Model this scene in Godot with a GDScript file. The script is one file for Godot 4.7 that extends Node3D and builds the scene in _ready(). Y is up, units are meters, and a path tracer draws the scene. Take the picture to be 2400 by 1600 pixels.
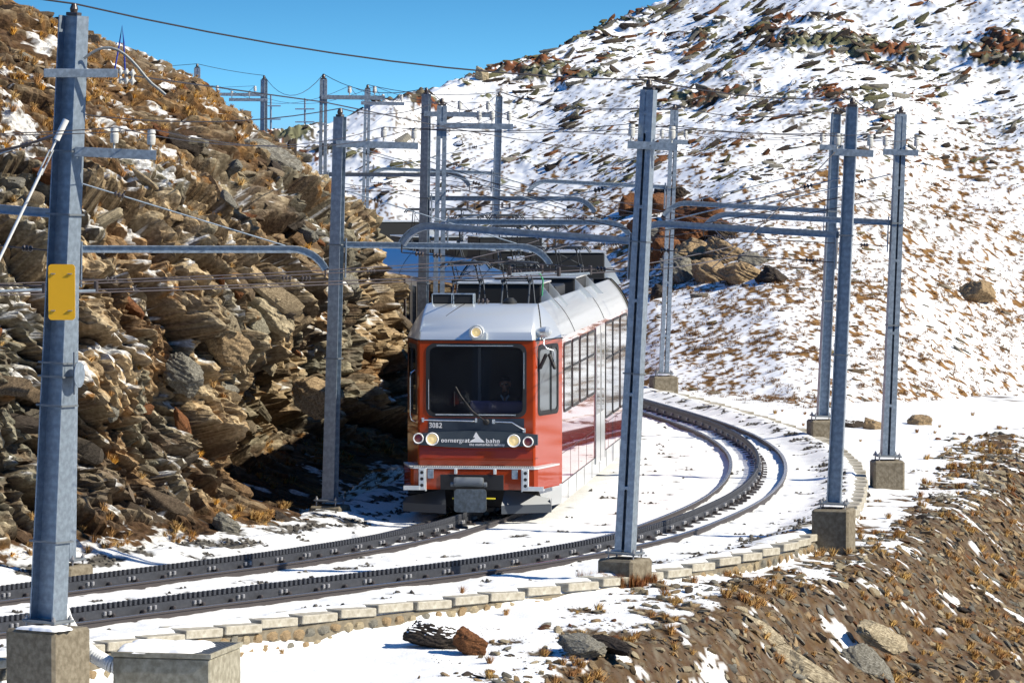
extends Node3D
# Mountain rack railway in snow. x right, y up, the camera looks towards -z. Rail level of the curve is y = 0.

var M := {}
var used := {}
var rng := RandomNumberGenerator.new()

# ---- the camera, sky and sun come first in _ready ----
func _ready():
	var cam := Camera3D.new()
	cam.name = "camera"
	cam.position = Vector3(0, 6.2, 0)
	cam.rotation_degrees = Vector3(-2.6, 0, 0)
	cam.fov = 8.96
	cam.near = 1.0
	cam.far = 3000.0
	add_child(cam)
	cam.current = true
	var env := Environment.new()
	env.background_mode = Environment.BG_SKY
	var sm := ProceduralSkyMaterial.new()
	sm.sky_top_color = Color(0.085, 0.34, 0.58)
	sm.sky_horizon_color = Color(0.46, 0.77, 0.93)
	sm.sky_curve = 0.018
	sm.ground_horizon_color = Color(0.55, 0.62, 0.7)
	sm.ground_bottom_color = Color(0.4, 0.42, 0.45)
	sm.energy_multiplier = 1.0
	var sky := Sky.new()
	sky.sky_material = sm
	env.sky = sky
	env.tonemap_mode = Environment.TONE_MAPPER_LINEAR
	env.tonemap_exposure = 1.6
	env.sdfgi_enabled = true
	env.ssao_enabled = true
	env.ssil_enabled = true
	var we := WorldEnvironment.new()
	we.name = "world_environment"
	we.environment = env
	add_child(we)
	var sun := DirectionalLight3D.new()
	sun.name = "sun"
	sun.light_energy = 1.6
	sun.light_color = Color(1.0, 0.96, 0.88)
	sun.light_angular_distance = 0.5
	sun.shadow_enabled = true
	var az := deg_to_rad(17.0)
	var el := deg_to_rad(37.0)
	var to_sun := Vector3(cos(el) * cos(az), sin(el), cos(el) * sin(az))
	add_child(sun)
	sun.look_at_from_position(Vector3.ZERO, -to_sun, Vector3.UP)

	rng.seed = 4711
	make_materials()
	make_noises()
	make_track_line()
	build_ground()
	build_cliff()
	build_hill()
	build_far_ground()
	build_tracks()
	build_wall()
	build_masts()
	build_wires()
	build_train()
	build_small_things()
	build_rocks()
	build_scatter()
	print("built")

# ---------------------------------------------------------------- helpers
func numbered(n: String) -> String:
	if not used.has(n):
		used[n] = 0
		return n
	used[n] += 1
	return "%s_%03d" % [n, used[n]]

func tag(o: Node, label := "", category := "", group := "", kind := ""):
	if label: o.set_meta("label", label)
	if category: o.set_meta("category", category)
	if group: o.set_meta("group", group)
	if kind: o.set_meta("kind", kind)
	return o

func thing(called: String, label: String, category: String, at := Vector3.ZERO, turn := 0.0, group := "") -> Node3D:
	var o := Node3D.new()
	o.name = numbered(called)
	add_child(o)
	o.position = at
	o.rotation.y = turn
	tag(o, label, category, group)
	return o

func put(called: String, mesh: Mesh, mat: Material, parent: Node = self) -> MeshInstance3D:
	var o := MeshInstance3D.new()
	o.mesh = mesh
	if mat: o.material_override = mat
	if parent == self:
		o.name = numbered(called)
		add_child(o)
	else:
		o.name = called
		parent.add_child(o, true)
	return o

class MB:
	var v := PackedVector3Array()
	var n := PackedVector3Array()
	var c := PackedColorArray()
	var col := Color(1, 1, 1)
	func tri(a: Vector3, b: Vector3, d: Vector3, na: Vector3, nb: Vector3, nd: Vector3):
		if (b - a).cross(d - a).dot(na + nb + nd) > 0.0:
			v.append(a); v.append(d); v.append(b)
			n.append(na); n.append(nd); n.append(nb)
		else:
			v.append(a); v.append(b); v.append(d)
			n.append(na); n.append(nb); n.append(nd)
		c.append(col); c.append(col); c.append(col)
	func quad(a: Vector3, b: Vector3, d: Vector3, e: Vector3, out: Vector3):
		var k := (d - a).cross(e - b).normalized()
		if k.dot(out) < 0.0: k = -k
		tri(a, b, d, k, k, k)
		tri(a, d, e, k, k, k)
	func flat_tri(a: Vector3, b: Vector3, d: Vector3, out: Vector3):
		var k := (b - a).cross(d - a).normalized()
		if k.dot(out) < 0.0: k = -k
		tri(a, b, d, k, k, k)
	# chamfered box
	func box(at: Vector3, size: Vector3, ch := 0.0, bs := Basis.IDENTITY):
		var h := size * 0.5
		if ch <= 0.0:
			for ax in 3:
				for s in [-1.0, 1.0]:
					var u := (ax + 1) % 3
					var w := (ax + 2) % 3
					var p := []
					for q in [[-1, -1], [1, -1], [1, 1], [-1, 1]]:
						var k := Vector3.ZERO
						k[ax] = h[ax] * s
						k[u] = h[u] * q[0]
						k[w] = h[w] * q[1]
						p.append(at + bs * k)
					var o := Vector3.ZERO
					o[ax] = s
					quad(p[0], p[1], p[2], p[3], bs * o)
			return
		for ax in 3:
			var u := (ax + 1) % 3
			var w := (ax + 2) % 3
			for s in [-1.0, 1.0]:
				var p := []
				for q in [[-1, -1], [1, -1], [1, 1], [-1, 1]]:
					var k := Vector3.ZERO
					k[ax] = h[ax] * s
					k[u] = (h[u] - ch) * q[0]
					k[w] = (h[w] - ch) * q[1]
					p.append(at + bs * k)
				var o := Vector3.ZERO
				o[ax] = s
				quad(p[0], p[1], p[2], p[3], bs * o)
			# edges along ax
			for su in [-1.0, 1.0]:
				for sw in [-1.0, 1.0]:
					var a := Vector3.ZERO
					var b := Vector3.ZERO
					a[u] = h[u] * su
					a[w] = (h[w] - ch) * sw
					b[u] = (h[u] - ch) * su
					b[w] = h[w] * sw
					var a2 := a
					var b2 := b
					a[ax] = -(h[ax] - ch); b[ax] = a[ax]
					a2[ax] = h[ax] - ch; b2[ax] = a2[ax]
					var o := Vector3.ZERO
					o[u] = su; o[w] = sw
					quad(at + bs * a, at + bs * b, at + bs * b2, at + bs * a2, bs * o)
		for x in [-1.0, 1.0]:
			for y in [-1.0, 1.0]:
				for z in [-1.0, 1.0]:
					var g := Vector3(x, y, z)
					var i := h - Vector3.ONE * ch
					flat_tri(at + bs * (Vector3(h.x, i.y, i.z) * g), at + bs * (Vector3(i.x, h.y, i.z) * g), at + bs * (Vector3(i.x, i.y, h.z) * g), bs * g)
	func tube(pts: Array, r: float, sides := 6, caps := true, r_end := -1.0):
		var m := pts.size()
		var rings := []
		var norms := []
		for i in m:
			var d: Vector3 = (pts[mini(i + 1, m - 1)] - pts[maxi(i - 1, 0)]).normalized()
			var up := Vector3.UP if absf(d.y) < 0.9 else Vector3.RIGHT
			var sx := d.cross(up).normalized()
			var sy := sx.cross(d).normalized()
			var rr := r if r_end < 0.0 else lerpf(r, r_end, float(i) / maxf(1.0, m - 1))
			var ring := []
			var nn := []
			for k in sides:
				var an := TAU * k / sides
				var q := sx * cos(an) + sy * sin(an)
				ring.append(pts[i] + q * rr)
				nn.append(q)
			rings.append(ring)
			norms.append(nn)
		for i in m - 1:
			for k in sides:
				var k2 := (k + 1) % sides
				tri(rings[i][k], rings[i + 1][k], rings[i + 1][k2], norms[i][k], norms[i + 1][k], norms[i + 1][k2])
				tri(rings[i][k], rings[i + 1][k2], rings[i][k2], norms[i][k], norms[i + 1][k2], norms[i][k2])
		if caps:
			for e in [0, m - 1]:
				var d: Vector3 = (pts[0] - pts[1]).normalized() if e == 0 else (pts[m - 1] - pts[m - 2]).normalized()
				for k in range(1, sides - 1):
					flat_tri(rings[e][0], rings[e][k], rings[e][k + 1], d)
	# closed 2-D profile (x to the right of the way, y up) swept along points
	func sweep(prof: Array, pts: Array, caps := true, scales: Array = []):
		var m := pts.size()
		var k := prof.size()
		var mid := Vector2.ZERO
		var area := 0.0
		for p in prof: mid += p / k
		for j in k:
			var p1: Vector2 = prof[j]
			var p2: Vector2 = prof[(j + 1) % k]
			area += p1.x * p2.y - p2.x * p1.y
		var sx := []
		var sy := []
		for i in m:
			var d: Vector3 = (pts[mini(i + 1, m - 1)] - pts[maxi(i - 1, 0)]).normalized()
			var up := Vector3.UP if absf(d.y) < 0.95 else Vector3.FORWARD
			var x := d.cross(up).normalized()
			sx.append(x)
			sy.append(x.cross(d).normalized())
		for i in m - 1:
			var s1: float = scales[i] if scales.size() else 1.0
			var s2: float = scales[i + 1] if scales.size() else 1.0
			for j in k:
				var p1: Vector2 = prof[j]
				var p2: Vector2 = prof[(j + 1) % k]
				var e := (p2 - p1)
				var o2 := Vector2(e.y, -e.x) * (1.0 if area > 0.0 else -1.0)
				quad(pts[i] + sx[i] * p1.x * s1 + sy[i] * p1.y * s1, pts[i] + sx[i] * p2.x * s1 + sy[i] * p2.y * s1,
					pts[i + 1] + sx[i + 1] * p2.x * s2 + sy[i + 1] * p2.y * s2, pts[i + 1] + sx[i + 1] * p1.x * s2 + sy[i + 1] * p1.y * s2,
					sx[i] * o2.x + sy[i] * o2.y)
		if caps:
			var tr := Geometry2D.triangulate_polygon(PackedVector2Array(prof))
			for e in [0, m - 1]:
				var d: Vector3 = (pts[0] - pts[1]) if e == 0 else (pts[m - 1] - pts[m - 2])
				var s: float = scales[e] if scales.size() else 1.0
				for q in range(0, tr.size(), 3):
					var a := []
					for w in 3:
						var p: Vector2 = prof[tr[q + w]] * s
						a.append(pts[e] + sx[e] * p.x + sy[e] * p.y)
					flat_tri(a[0], a[1], a[2], d)
	# a flat polygon (x, y) pushed out along z from z0 to z1, on a basis
	func plate(poly: Array, z0: float, z1: float, at := Vector3.ZERO, bs := Basis.IDENTITY):
		var tr := Geometry2D.triangulate_polygon(PackedVector2Array(poly))
		for q in range(0, tr.size(), 3):
			for z in [z0, z1]:
				var a := []
				for w in 3:
					var p: Vector2 = poly[tr[q + w]]
					a.append(at + bs * Vector3(p.x, p.y, z))
				flat_tri(a[0], a[1], a[2], bs * Vector3(0, 0, 1.0 if (z == z1) == (z1 > z0) else -1.0))
		var k := poly.size()
		var area := 0.0
		for j in k:
			area += poly[j].x * poly[(j + 1) % k].y - poly[(j + 1) % k].x * poly[j].y
		for j in k:
			var p1: Vector2 = poly[j]
			var p2: Vector2 = poly[(j + 1) % k]
			var e := (p2 - p1) * (1.0 if area > 0.0 else -1.0)
			quad(at + bs * Vector3(p1.x, p1.y, z0), at + bs * Vector3(p2.x, p2.y, z0), at + bs * Vector3(p2.x, p2.y, z1), at + bs * Vector3(p1.x, p1.y, z1), bs * Vector3(e.y, -e.x, 0))
	# ring between two closed loops of the same length
	func ring(a: Array, b: Array, out: Vector3):
		var k := a.size()
		for j in k:
			quad(a[j], a[(j + 1) % k], b[(j + 1) % k], b[j], out)
	func fan(a: Array, out: Vector3):
		for j in range(1, a.size() - 1):
			flat_tri(a[0], a[j], a[j + 1], out)
	# turned shape: list of (radius, height) along an axis
	func lathe(prof: Array, at: Vector3, axis: Vector3, sides := 16):
		var d := axis.normalized()
		var up := Vector3.UP if absf(d.y) < 0.9 else Vector3.RIGHT
		var x := d.cross(up).normalized()
		var y := x.cross(d).normalized()
		for i in prof.size() - 1:
			var p1: Vector2 = prof[i]
			var p2: Vector2 = prof[i + 1]
			var e := (p2 - p1)
			var nr := e.y
			var na := -e.x
			for k in sides:
				var a1 := TAU * k / sides
				var a2 := TAU * (k + 1) / sides
				var r1 := x * cos(a1) + y * sin(a1)
				var r2 := x * cos(a2) + y * sin(a2)
				var n1 := (r1 * nr + d * na).normalized()
				var n2 := (r2 * nr + d * na).normalized()
				tri(at + r1 * p1.x + d * p1.y, at + r2 * p1.x + d * p1.y, at + r2 * p2.x + d * p2.y, n1, n2, n2)
				tri(at + r1 * p1.x + d * p1.y, at + r2 * p2.x + d * p2.y, at + r1 * p2.x + d * p2.y, n1, n2, n1)
	func mesh() -> ArrayMesh:
		var a := []
		a.resize(Mesh.ARRAY_MAX)
		a[Mesh.ARRAY_VERTEX] = v
		a[Mesh.ARRAY_NORMAL] = n
		a[Mesh.ARRAY_COLOR] = c
		var m := ArrayMesh.new()
		m.add_surface_from_arrays(Mesh.PRIMITIVE_TRIANGLES, a)
		return m

func rrect(x0: float, y0: float, x1: float, y1: float, r: float, per := 5) -> Array:
	var out := []
	for q in [[x1 - r, y1 - r, 0.0], [x0 + r, y1 - r, 90.0], [x0 + r, y0 + r, 180.0], [x1 - r, y0 + r, 270.0]]:
		for k in per + 1:
			var a := deg_to_rad(q[2] + 90.0 * k / per)
			out.append(Vector2(q[0] + r * cos(a), q[1] + r * sin(a)))
	return out

# each point of a loop pushed out to a rectangle, so that a ring can join them
func to_rect(loop: Array, x0: float, y0: float, x1: float, y1: float, ix0: float, iy0: float, ix1: float, iy1: float) -> Array:
	var out := []
	for p in loop:
		var u: float = (p.x - ix0) / (ix1 - ix0) * 2.0 - 1.0
		var w: float = (p.y - iy0) / (iy1 - iy0) * 2.0 - 1.0
		var s: float = 1.0 / maxf(absf(u), absf(w))
		u *= s
		w *= s
		out.append(Vector2(lerpf(x0, x1, (u + 1) / 2), lerpf(y0, y1, (w + 1) / 2)))
	return out

# grid mesh with smooth normals; rows nv of nu points
func grid_mesh(nu: int, nv: int, P: PackedVector3Array, C: PackedColorArray, N: PackedVector3Array) -> ArrayMesh:
	var idx := PackedInt32Array()
	idx.resize((nu - 1) * (nv - 1) * 6)
	var k := 0
	# which way round is clockwise seen from the normal's side
	var i0 := (nv / 2) * nu + nu / 2
	var flip := (P[i0 + 1] - P[i0]).cross(P[i0 + nu] - P[i0]).dot(N[i0]) > 0.0
	for j in nv - 1:
		for i in nu - 1:
			var a := j * nu + i
			if flip:
				idx[k] = a; idx[k + 1] = a + nu; idx[k + 2] = a + 1
				idx[k + 3] = a + 1; idx[k + 4] = a + nu; idx[k + 5] = a + nu + 1
			else:
				idx[k] = a; idx[k + 1] = a + 1; idx[k + 2] = a + nu
				idx[k + 3] = a + 1; idx[k + 4] = a + nu + 1; idx[k + 5] = a + nu
			k += 6
	var arr := []
	arr.resize(Mesh.ARRAY_MAX)
	arr[Mesh.ARRAY_VERTEX] = P
	arr[Mesh.ARRAY_NORMAL] = N
	arr[Mesh.ARRAY_COLOR] = C
	arr[Mesh.ARRAY_INDEX] = idx
	var m := ArrayMesh.new()
	m.add_surface_from_arrays(Mesh.PRIMITIVE_TRIANGLES, arr)
	return m

# the same grid with hard facets
func facet_mesh(nu: int, nv: int, P: PackedVector3Array, C: PackedColorArray, N: PackedVector3Array) -> ArrayMesh:
	var m := (nu - 1) * (nv - 1) * 6
	var pv := PackedVector3Array()
	var pn := PackedVector3Array()
	var pc := PackedColorArray()
	pv.resize(m)
	pn.resize(m)
	pc.resize(m)
	var i0 := (nv / 2) * nu + nu / 2
	var flip := (P[i0 + 1] - P[i0]).cross(P[i0 + nu] - P[i0]).dot(N[i0]) > 0.0
	var k := 0
	for j in nv - 1:
		for i in nu - 1:
			var a := j * nu + i
			var b := a + nu if flip else a + 1
			var d := a + 1 if flip else a + nu
			var e := a + nu + 1
			var pa := P[a]
			var pb := P[b]
			var pd := P[d]
			var pe := P[e]
			var n1 := (pd - pa).cross(pb - pa).normalized()
			var n2 := (pd - pb).cross(pe - pb).normalized()
			pv[k] = pa; pv[k + 1] = pb; pv[k + 2] = pd
			pv[k + 3] = pb; pv[k + 4] = pe; pv[k + 5] = pd
			pn[k] = n1; pn[k + 1] = n1; pn[k + 2] = n1
			pn[k + 3] = n2; pn[k + 4] = n2; pn[k + 5] = n2
			var c := C[a]
			pc[k] = c; pc[k + 1] = C[b]; pc[k + 2] = C[d]
			pc[k + 3] = C[b]; pc[k + 4] = C[e]; pc[k + 5] = C[d]
			k += 6
	var arr := []
	arr.resize(Mesh.ARRAY_MAX)
	arr[Mesh.ARRAY_VERTEX] = pv
	arr[Mesh.ARRAY_NORMAL] = pn
	arr[Mesh.ARRAY_COLOR] = pc
	var mesh := ArrayMesh.new()
	mesh.add_surface_from_arrays(Mesh.PRIMITIVE_TRIANGLES, arr)
	return mesh

func grid_normals(nu: int, nv: int, P: PackedVector3Array, up: float) -> PackedVector3Array:
	var N := PackedVector3Array()
	N.resize(nu * nv)
	for j in nv:
		var j0 := maxi(j - 1, 0) * nu
		var j1 := mini(j + 1, nv - 1) * nu
		for i in nu:
			var q := (P[j * nu + mini(i + 1, nu - 1)] - P[j * nu + maxi(i - 1, 0)]).cross(P[j1 + i] - P[j0 + i]) * up
			N[j * nu + i] = q.normalized()
	return N

func noise(kind: int, freq: float, oct: int, sd: int, gain := 0.5) -> FastNoiseLite:
	var f := FastNoiseLite.new()
	f.noise_type = kind
	f.frequency = freq
	f.seed = sd
	f.fractal_type = FastNoiseLite.FRACTAL_FBM if oct > 1 else FastNoiseLite.FRACTAL_NONE
	f.fractal_octaves = oct
	f.fractal_gain = gain
	return f

func cells(freq: float, sd: int, what: int, jitter := 0.95) -> FastNoiseLite:
	var f := FastNoiseLite.new()
	f.noise_type = FastNoiseLite.TYPE_CELLULAR
	f.frequency = freq
	f.seed = sd
	f.fractal_type = FastNoiseLite.FRACTAL_NONE
	f.cellular_return_type = what
	f.cellular_jitter = jitter
	return f

var Z := {}
func make_noises():
	var S := FastNoiseLite.TYPE_SIMPLEX_SMOOTH
	Z.big = noise(S, 0.16, 3, 1)
	Z.mid = noise(S, 0.55, 4, 2)
	Z.fine = noise(S, 2.4, 3, 3)
	Z.tiny = noise(S, 7.0, 2, 4)
	Z.patch = noise(S, 0.35, 4, 5, 0.6)
	Z.patch2 = noise(S, 1.3, 4, 6, 0.6)
	Z.ridge = noise(S, 0.45, 4, 7)
	Z.ridge.fractal_type = FastNoiseLite.FRACTAL_RIDGED
	Z.cv = cells(0.75, 11, FastNoiseLite.RETURN_CELL_VALUE)
	Z.cd = cells(0.75, 11, FastNoiseLite.RETURN_DISTANCE2_SUB)
	Z.cv2 = cells(2.3, 12, FastNoiseLite.RETURN_CELL_VALUE)
	Z.cd2 = cells(2.3, 12, FastNoiseLite.RETURN_DISTANCE2_SUB)
	Z.cv3 = cells(7.0, 13, FastNoiseLite.RETURN_CELL_VALUE)

func noise_tex(freq: float, oct: int, sd: int, lo: Color, hi: Color, as_normal := false, size := 512, bump := 4.0) -> NoiseTexture2D:
	var t := NoiseTexture2D.new()
	t.width = size
	t.height = size
	t.seamless = true
	t.noise = noise(FastNoiseLite.TYPE_SIMPLEX_SMOOTH, freq, oct, sd, 0.6)
	if as_normal:
		t.as_normal_map = true
		t.bump_strength = bump
	else:
		var g := Gradient.new()
		g.colors = PackedColorArray([lo, hi])
		g.offsets = PackedFloat32Array([0.25, 0.8])
		t.color_ramp = g
	return t

func mat(rough: float, metal := 0.0, lin := Color(1, 1, 1), vertex := false) -> StandardMaterial3D:
	var m := StandardMaterial3D.new()
	m.albedo_color = lin.linear_to_srgb()
	m.roughness = rough
	m.metallic = metal
	m.vertex_color_use_as_albedo = vertex
	return m

func tri_tex(m: StandardMaterial3D, t: Texture2D, scale: float, world := false):
	m.albedo_texture = t
	m.uv1_triplanar = true
	m.uv1_world_triplanar = world
	m.uv1_scale = Vector3.ONE * scale

func make_materials():
	var grain := noise_tex(0.012, 4, 21, Color(0.84, 0.84, 0.84), Color(1, 1, 1))
	var stain := noise_tex(0.016, 5, 22, Color(0.80, 0.785, 0.76), Color(1, 1, 1))
	var bumpy := noise_tex(0.03, 5, 23, Color.BLACK, Color.WHITE, true, 512, 6.0)
	M.snow = mat(0.75, 0.0, Color(0.86, 0.87, 0.88), true)
	M.terrain = mat(0.92, 0.0, Color(1, 1, 1), true)
	M.terrain.metallic_specular = 0.2
	M.snow.metallic_specular = 0.3
	M.ground = mat(0.92, 0.0, Color(1, 1, 1), true)
	M.ground.metallic_specular = 0.2
	tri_tex(M.ground, noise_tex(0.03, 5, 33, Color(0.88, 0.88, 0.88), Color(1, 1, 1)), 1.6, true)
	M.ground.normal_enabled = true
	M.ground.normal_texture = bumpy
	M.ground.normal_scale = 0.25
	M.cliff = mat(0.9, 0.0, Color(1, 1, 1), true)
	M.cliff.metallic_specular = 0.25
	tri_tex(M.cliff, noise_tex(0.018, 5, 31, Color(0.68, 0.66, 0.63), Color(1, 1, 1)), 0.55, true)
	M.cliff.uv1_scale = Vector3(0.9, 1.5, 0.9)
	M.cliff.normal_enabled = true
	M.cliff.normal_texture = bumpy
	M.cliff.normal_scale = 1.0
	M.rock = mat(0.85, 0.0, Color(1, 1, 1), true)
	M.rock.metallic_specular = 0.3
	tri_tex(M.rock, noise_tex(0.014, 5, 24, Color(0.50, 0.48, 0.46), Color(1.0, 1.0, 1.0)), 2.2, false)
	M.rock.uv1_scale = Vector3(1.1, 4.0, 1.1)
	M.rock.normal_enabled = true
	M.rock.normal_texture = bumpy
	M.rock.normal_scale = 0.8
	M.galv = mat(0.42, 0.55, Color(0.33, 0.40, 0.48))
	tri_tex(M.galv, grain, 1.7)
	M.galv_dark = mat(0.5, 0.3, Color(0.16, 0.18, 0.20))
	M.galv_light = mat(0.4, 0.3, Color(0.62, 0.65, 0.66))
	M.bolt = mat(0.45, 0.6, Color(0.35, 0.35, 0.36))
	M.rust = mat(0.7, 0.3, Color(0.10, 0.055, 0.035))
	M.rail_side = mat(0.6, 0.4, Color(0.055, 0.048, 0.05))
	M.rail_top = mat(0.22, 0.9, Color(0.45, 0.46, 0.48))
	M.rack = mat(0.45, 0.5, Color(0.075, 0.08, 0.095))
	tri_tex(M.rack, grain, 2.0)
	M.concrete = mat(0.9, 0.0, Color(0.20, 0.175, 0.13))
	tri_tex(M.concrete, stain, 1.1)
	M.concrete.normal_enabled = true
	M.concrete.normal_texture = bumpy
	M.concrete.normal_scale = 0.35
	M.concrete_pale = mat(0.9, 0.0, Color(0.31, 0.295, 0.235))
	tri_tex(M.concrete_pale, stain, 0.8)
	M.slab = mat(0.85, 0.0, Color(0.44, 0.42, 0.36))
	tri_tex(M.slab, stain, 0.7)
	M.wire = mat(0.5, 0.6, Color(0.05, 0.045, 0.05))
	M.copper = mat(0.45, 0.7, Color(0.12, 0.10, 0.10))
	M.white_cer = mat(0.25, 0.0, Color(0.50, 0.51, 0.50))
	M.insul = mat(0.3, 0.0, Color(0.06, 0.05, 0.05))
	M.yellow = mat(0.35, 0.0, Color(0.85, 0.46, 0.015))
	M.white_plastic = mat(0.5, 0.0, Color(0.72, 0.74, 0.74))
	M.orange = mat(0.5, 0.0, Color(0.75, 0.10, 0.02))
	# train
	M.red = mat(0.35, 0.0, Color(0.31, 0.034, 0.004))
	M.red.metallic_specular = 0.25
	M.red.clearcoat_enabled = true
	M.red.clearcoat = 0.9
	M.red.clearcoat_roughness = 0.04
	M.red_side = mat(0.05, 0.0, Color(0.38, 0.030, 0.005))
	M.red_side.metallic_specular = 0.75
	M.red_side.clearcoat_enabled = true
	M.red_side.clearcoat = 1.0
	M.red_side.clearcoat_roughness = 0.02
	M.silver = mat(0.30, 0.55, Color(0.66, 0.69, 0.70))
	M.silver.clearcoat_enabled = true
	M.silver.clearcoat = 0.5
	M.silver.clearcoat_roughness = 0.08
	M.silver_side = mat(0.14, 0.85, Color(0.70, 0.73, 0.75))
	M.navy = mat(0.3, 0.1, Color(0.025, 0.036, 0.055))
	M.band = mat(0.35, 0.2, Color(0.045, 0.06, 0.075))
	M.black = mat(0.6, 0.0, Color(0.012, 0.012, 0.014))
	M.rubber = mat(0.55, 0.0, Color(0.015, 0.015, 0.016))
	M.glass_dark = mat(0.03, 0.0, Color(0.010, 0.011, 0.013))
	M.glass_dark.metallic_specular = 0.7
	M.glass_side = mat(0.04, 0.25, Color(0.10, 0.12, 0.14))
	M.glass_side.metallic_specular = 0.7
	M.pane = mat(0.02, 0.0, Color(0.01, 0.014, 0.022))
	M.pane.albedo_color.a = 0.45
	M.pane.metallic_specular = 0.35
	M.pane.transparency = BaseMaterial3D.TRANSPARENCY_ALPHA
	M.white_paint = mat(0.4, 0.0, Color(0.80, 0.80, 0.80))
	M.chrome = mat(0.2, 0.9, Color(0.75, 0.76, 0.77))
	M.lens = mat(0.12, 0.0, Color(0.80, 0.66, 0.36))
	M.lens.clearcoat_enabled = true
	M.lens.emission_enabled = true
	M.lens.emission = Color(1.0, 0.85, 0.5)
	M.lens.emission_energy_multiplier = 0.25
	M.red_lens = mat(0.12, 0.0, Color(0.20, 0.008, 0.012))
	M.red_lens.clearcoat_enabled = true
	M.steel_plate = mat(0.42, 0.4, Color(0.13, 0.16, 0.19))
	tri_tex(M.steel_plate, stain, 1.2)
	M.deck = mat(0.6, 0.1, Color(0.013, 0.015, 0.018))
	M.plow = mat(0.4, 0.3, Color(0.06, 0.07, 0.085))
	M.yellow_paint = mat(0.4, 0.0, Color(0.75, 0.62, 0.03))
	M.blue_panel = mat(0.45, 0.0, Color(0.02, 0.025, 0.12))
	M.skin = mat(0.55, 0.0, Color(0.42, 0.22, 0.15))
	M.suit = mat(0.8, 0.0, Color(0.012, 0.012, 0.018))
	M.shirt = mat(0.7, 0.0, Color(0.75, 0.74, 0.72))
	M.tie = mat(0.6, 0.0, Color(0.55, 0.33, 0.08))
	M.hair = mat(0.7, 0.0, Color(0.02, 0.014, 0.01))
	M.grass = mat(0.9, 0.0, Color(1, 1, 1), true)
	M.grass.backlight_enabled = true
	M.grass.backlight = Color(0.35, 0.3, 0.2)
	M.blue_cable = mat(0.5, 0.0, Color(0.02, 0.05, 0.35))
	M.green_cable = mat(0.5, 0.0, Color(0.05, 0.35, 0.15))

# ---------------------------------------------------------------- the track line (outer track centre), sampled every STEP metres
const STEP := 0.25
var TP := PackedVector2Array()   # plan points (x, distance away)
var TN := PackedVector2Array()   # unit vector to the outer side (right of the way)
var TT := PackedVector2Array()   # unit tangent
var TZ := PackedFloat32Array()   # distance, for looking up t

func make_track_line():
	var pts := [[-19.0, 38.2], [-14.6, 44.6], [-10.2, 50.8], [-5.85, 56.9], [-2.95, 60.7], [-0.47, 63.9], [1.78, 68.1], [3.07, 72.4], [4.04, 77.0], [4.68, 82.6], [4.86, 88.6], [4.45, 94.8], [3.14, 103.3], [1.85, 110.0], [0.0, 118.0], [-2.9, 128.0], [-6.5, 137.0], [-11.0, 146.0], [-16.5, 154.5]]
	var c := Curve3D.new()
	c.bake_interval = 0.1
	for i in pts.size():
		var p := Vector3(pts[i][0], 0, pts[i][1])
		var a = pts[maxi(i - 1, 0)]
		var b = pts[mini(i + 1, pts.size() - 1)]
		var tg := Vector3(b[0] - a[0], 0, b[1] - a[1])
		var l1 := p.distance_to(Vector3(a[0], 0, a[1]))
		var l2 := p.distance_to(Vector3(b[0], 0, b[1]))
		var un := tg.normalized()
		c.add_point(p, -un * l1 / 3.0, un * l2 / 3.0)
	var n := int(c.get_baked_length() / STEP)
	var raw := []
	for i in n + 1:
		var q := c.sample_baked(i * STEP, true)
		raw.append(Vector2(q.x, q.z))
	for it in 30:   # ease the bends
		var nr := raw.duplicate()
		for i in range(1, n):
			nr[i] = (raw[i - 1] + raw[i] * 2.0 + raw[i + 1]) / 4.0
		raw = nr
	for i in n + 1:
		TP.append(raw[i])
		var t: Vector2 = (raw[mini(i + 1, n)] - raw[maxi(i - 1, 0)]).normalized()
		TT.append(t)
		TN.append(Vector2(t.y, -t.x))
		TZ.append(raw[i].y)

func t_of(away: float) -> float:
	for i in TZ.size():
		if TZ[i] >= away:
			return i * STEP
	return (TZ.size() - 1) * STEP

func lerp_at(arr: PackedVector2Array, t: float) -> Vector2:
	var f := clampf(t / STEP, 0.0, arr.size() - 1.001)
	var i := int(f)
	return arr[i].lerp(arr[i + 1], f - i)

# piecewise-linear look-up with smoothing
func pl(x: float, tab: Array) -> float:
	if x <= tab[0][0]: return tab[0][1]
	for i in tab.size() - 1:
		if x <= tab[i + 1][0]:
			var f: float = (x - tab[i][0]) / (tab[i + 1][0] - tab[i][0])
			return lerpf(tab[i][1], tab[i + 1][1], f)
	return tab[tab.size() - 1][1]

func spacing(away: float) -> float:
	return pl(away, [[50, 2.6], [57, 2.6], [64, 3.2], [68, 3.45], [75, 3.7], [86, 3.85], [95, 3.7], [103, 3.6], [118, 3.6]])

# point at t along the line, w sideways: w = 0 outer track, w = -1 inner track, further right in metres beyond the outer (w > 0), further left in metres beyond the inner (w < -1)
func lane(t: float, w: float) -> Vector2:
	var p := lerp_at(TP, t)
	var n := lerp_at(TN, t)
	var sp := spacing(p.y)
	if w >= 0.0: return p + n * w
	if w >= -1.0: return p + n * (w * sp)
	return p - n * (sp - (w + 1.0))
func V(p: Vector2, y := 0.0) -> Vector3:
	return Vector3(p.x, y, -p.y)

func wall_off(away: float) -> float:
	return pl(away, [[50, 2.3], [58, 2.3], [63, 2.6], [68, 2.55], [74, 2.25], [79, 1.95], [90, 1.7], [110, 1.7]])

func edge_off(away: float) -> float:
	return pl(away, [[50, 6.2], [57, 6.2], [62, 5.0], [65, 3.4], [70, 3.2], [75, 3.1], [80, 3.6], [86, 4.6], [95, 6.5], [103, 12.0]])

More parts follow.
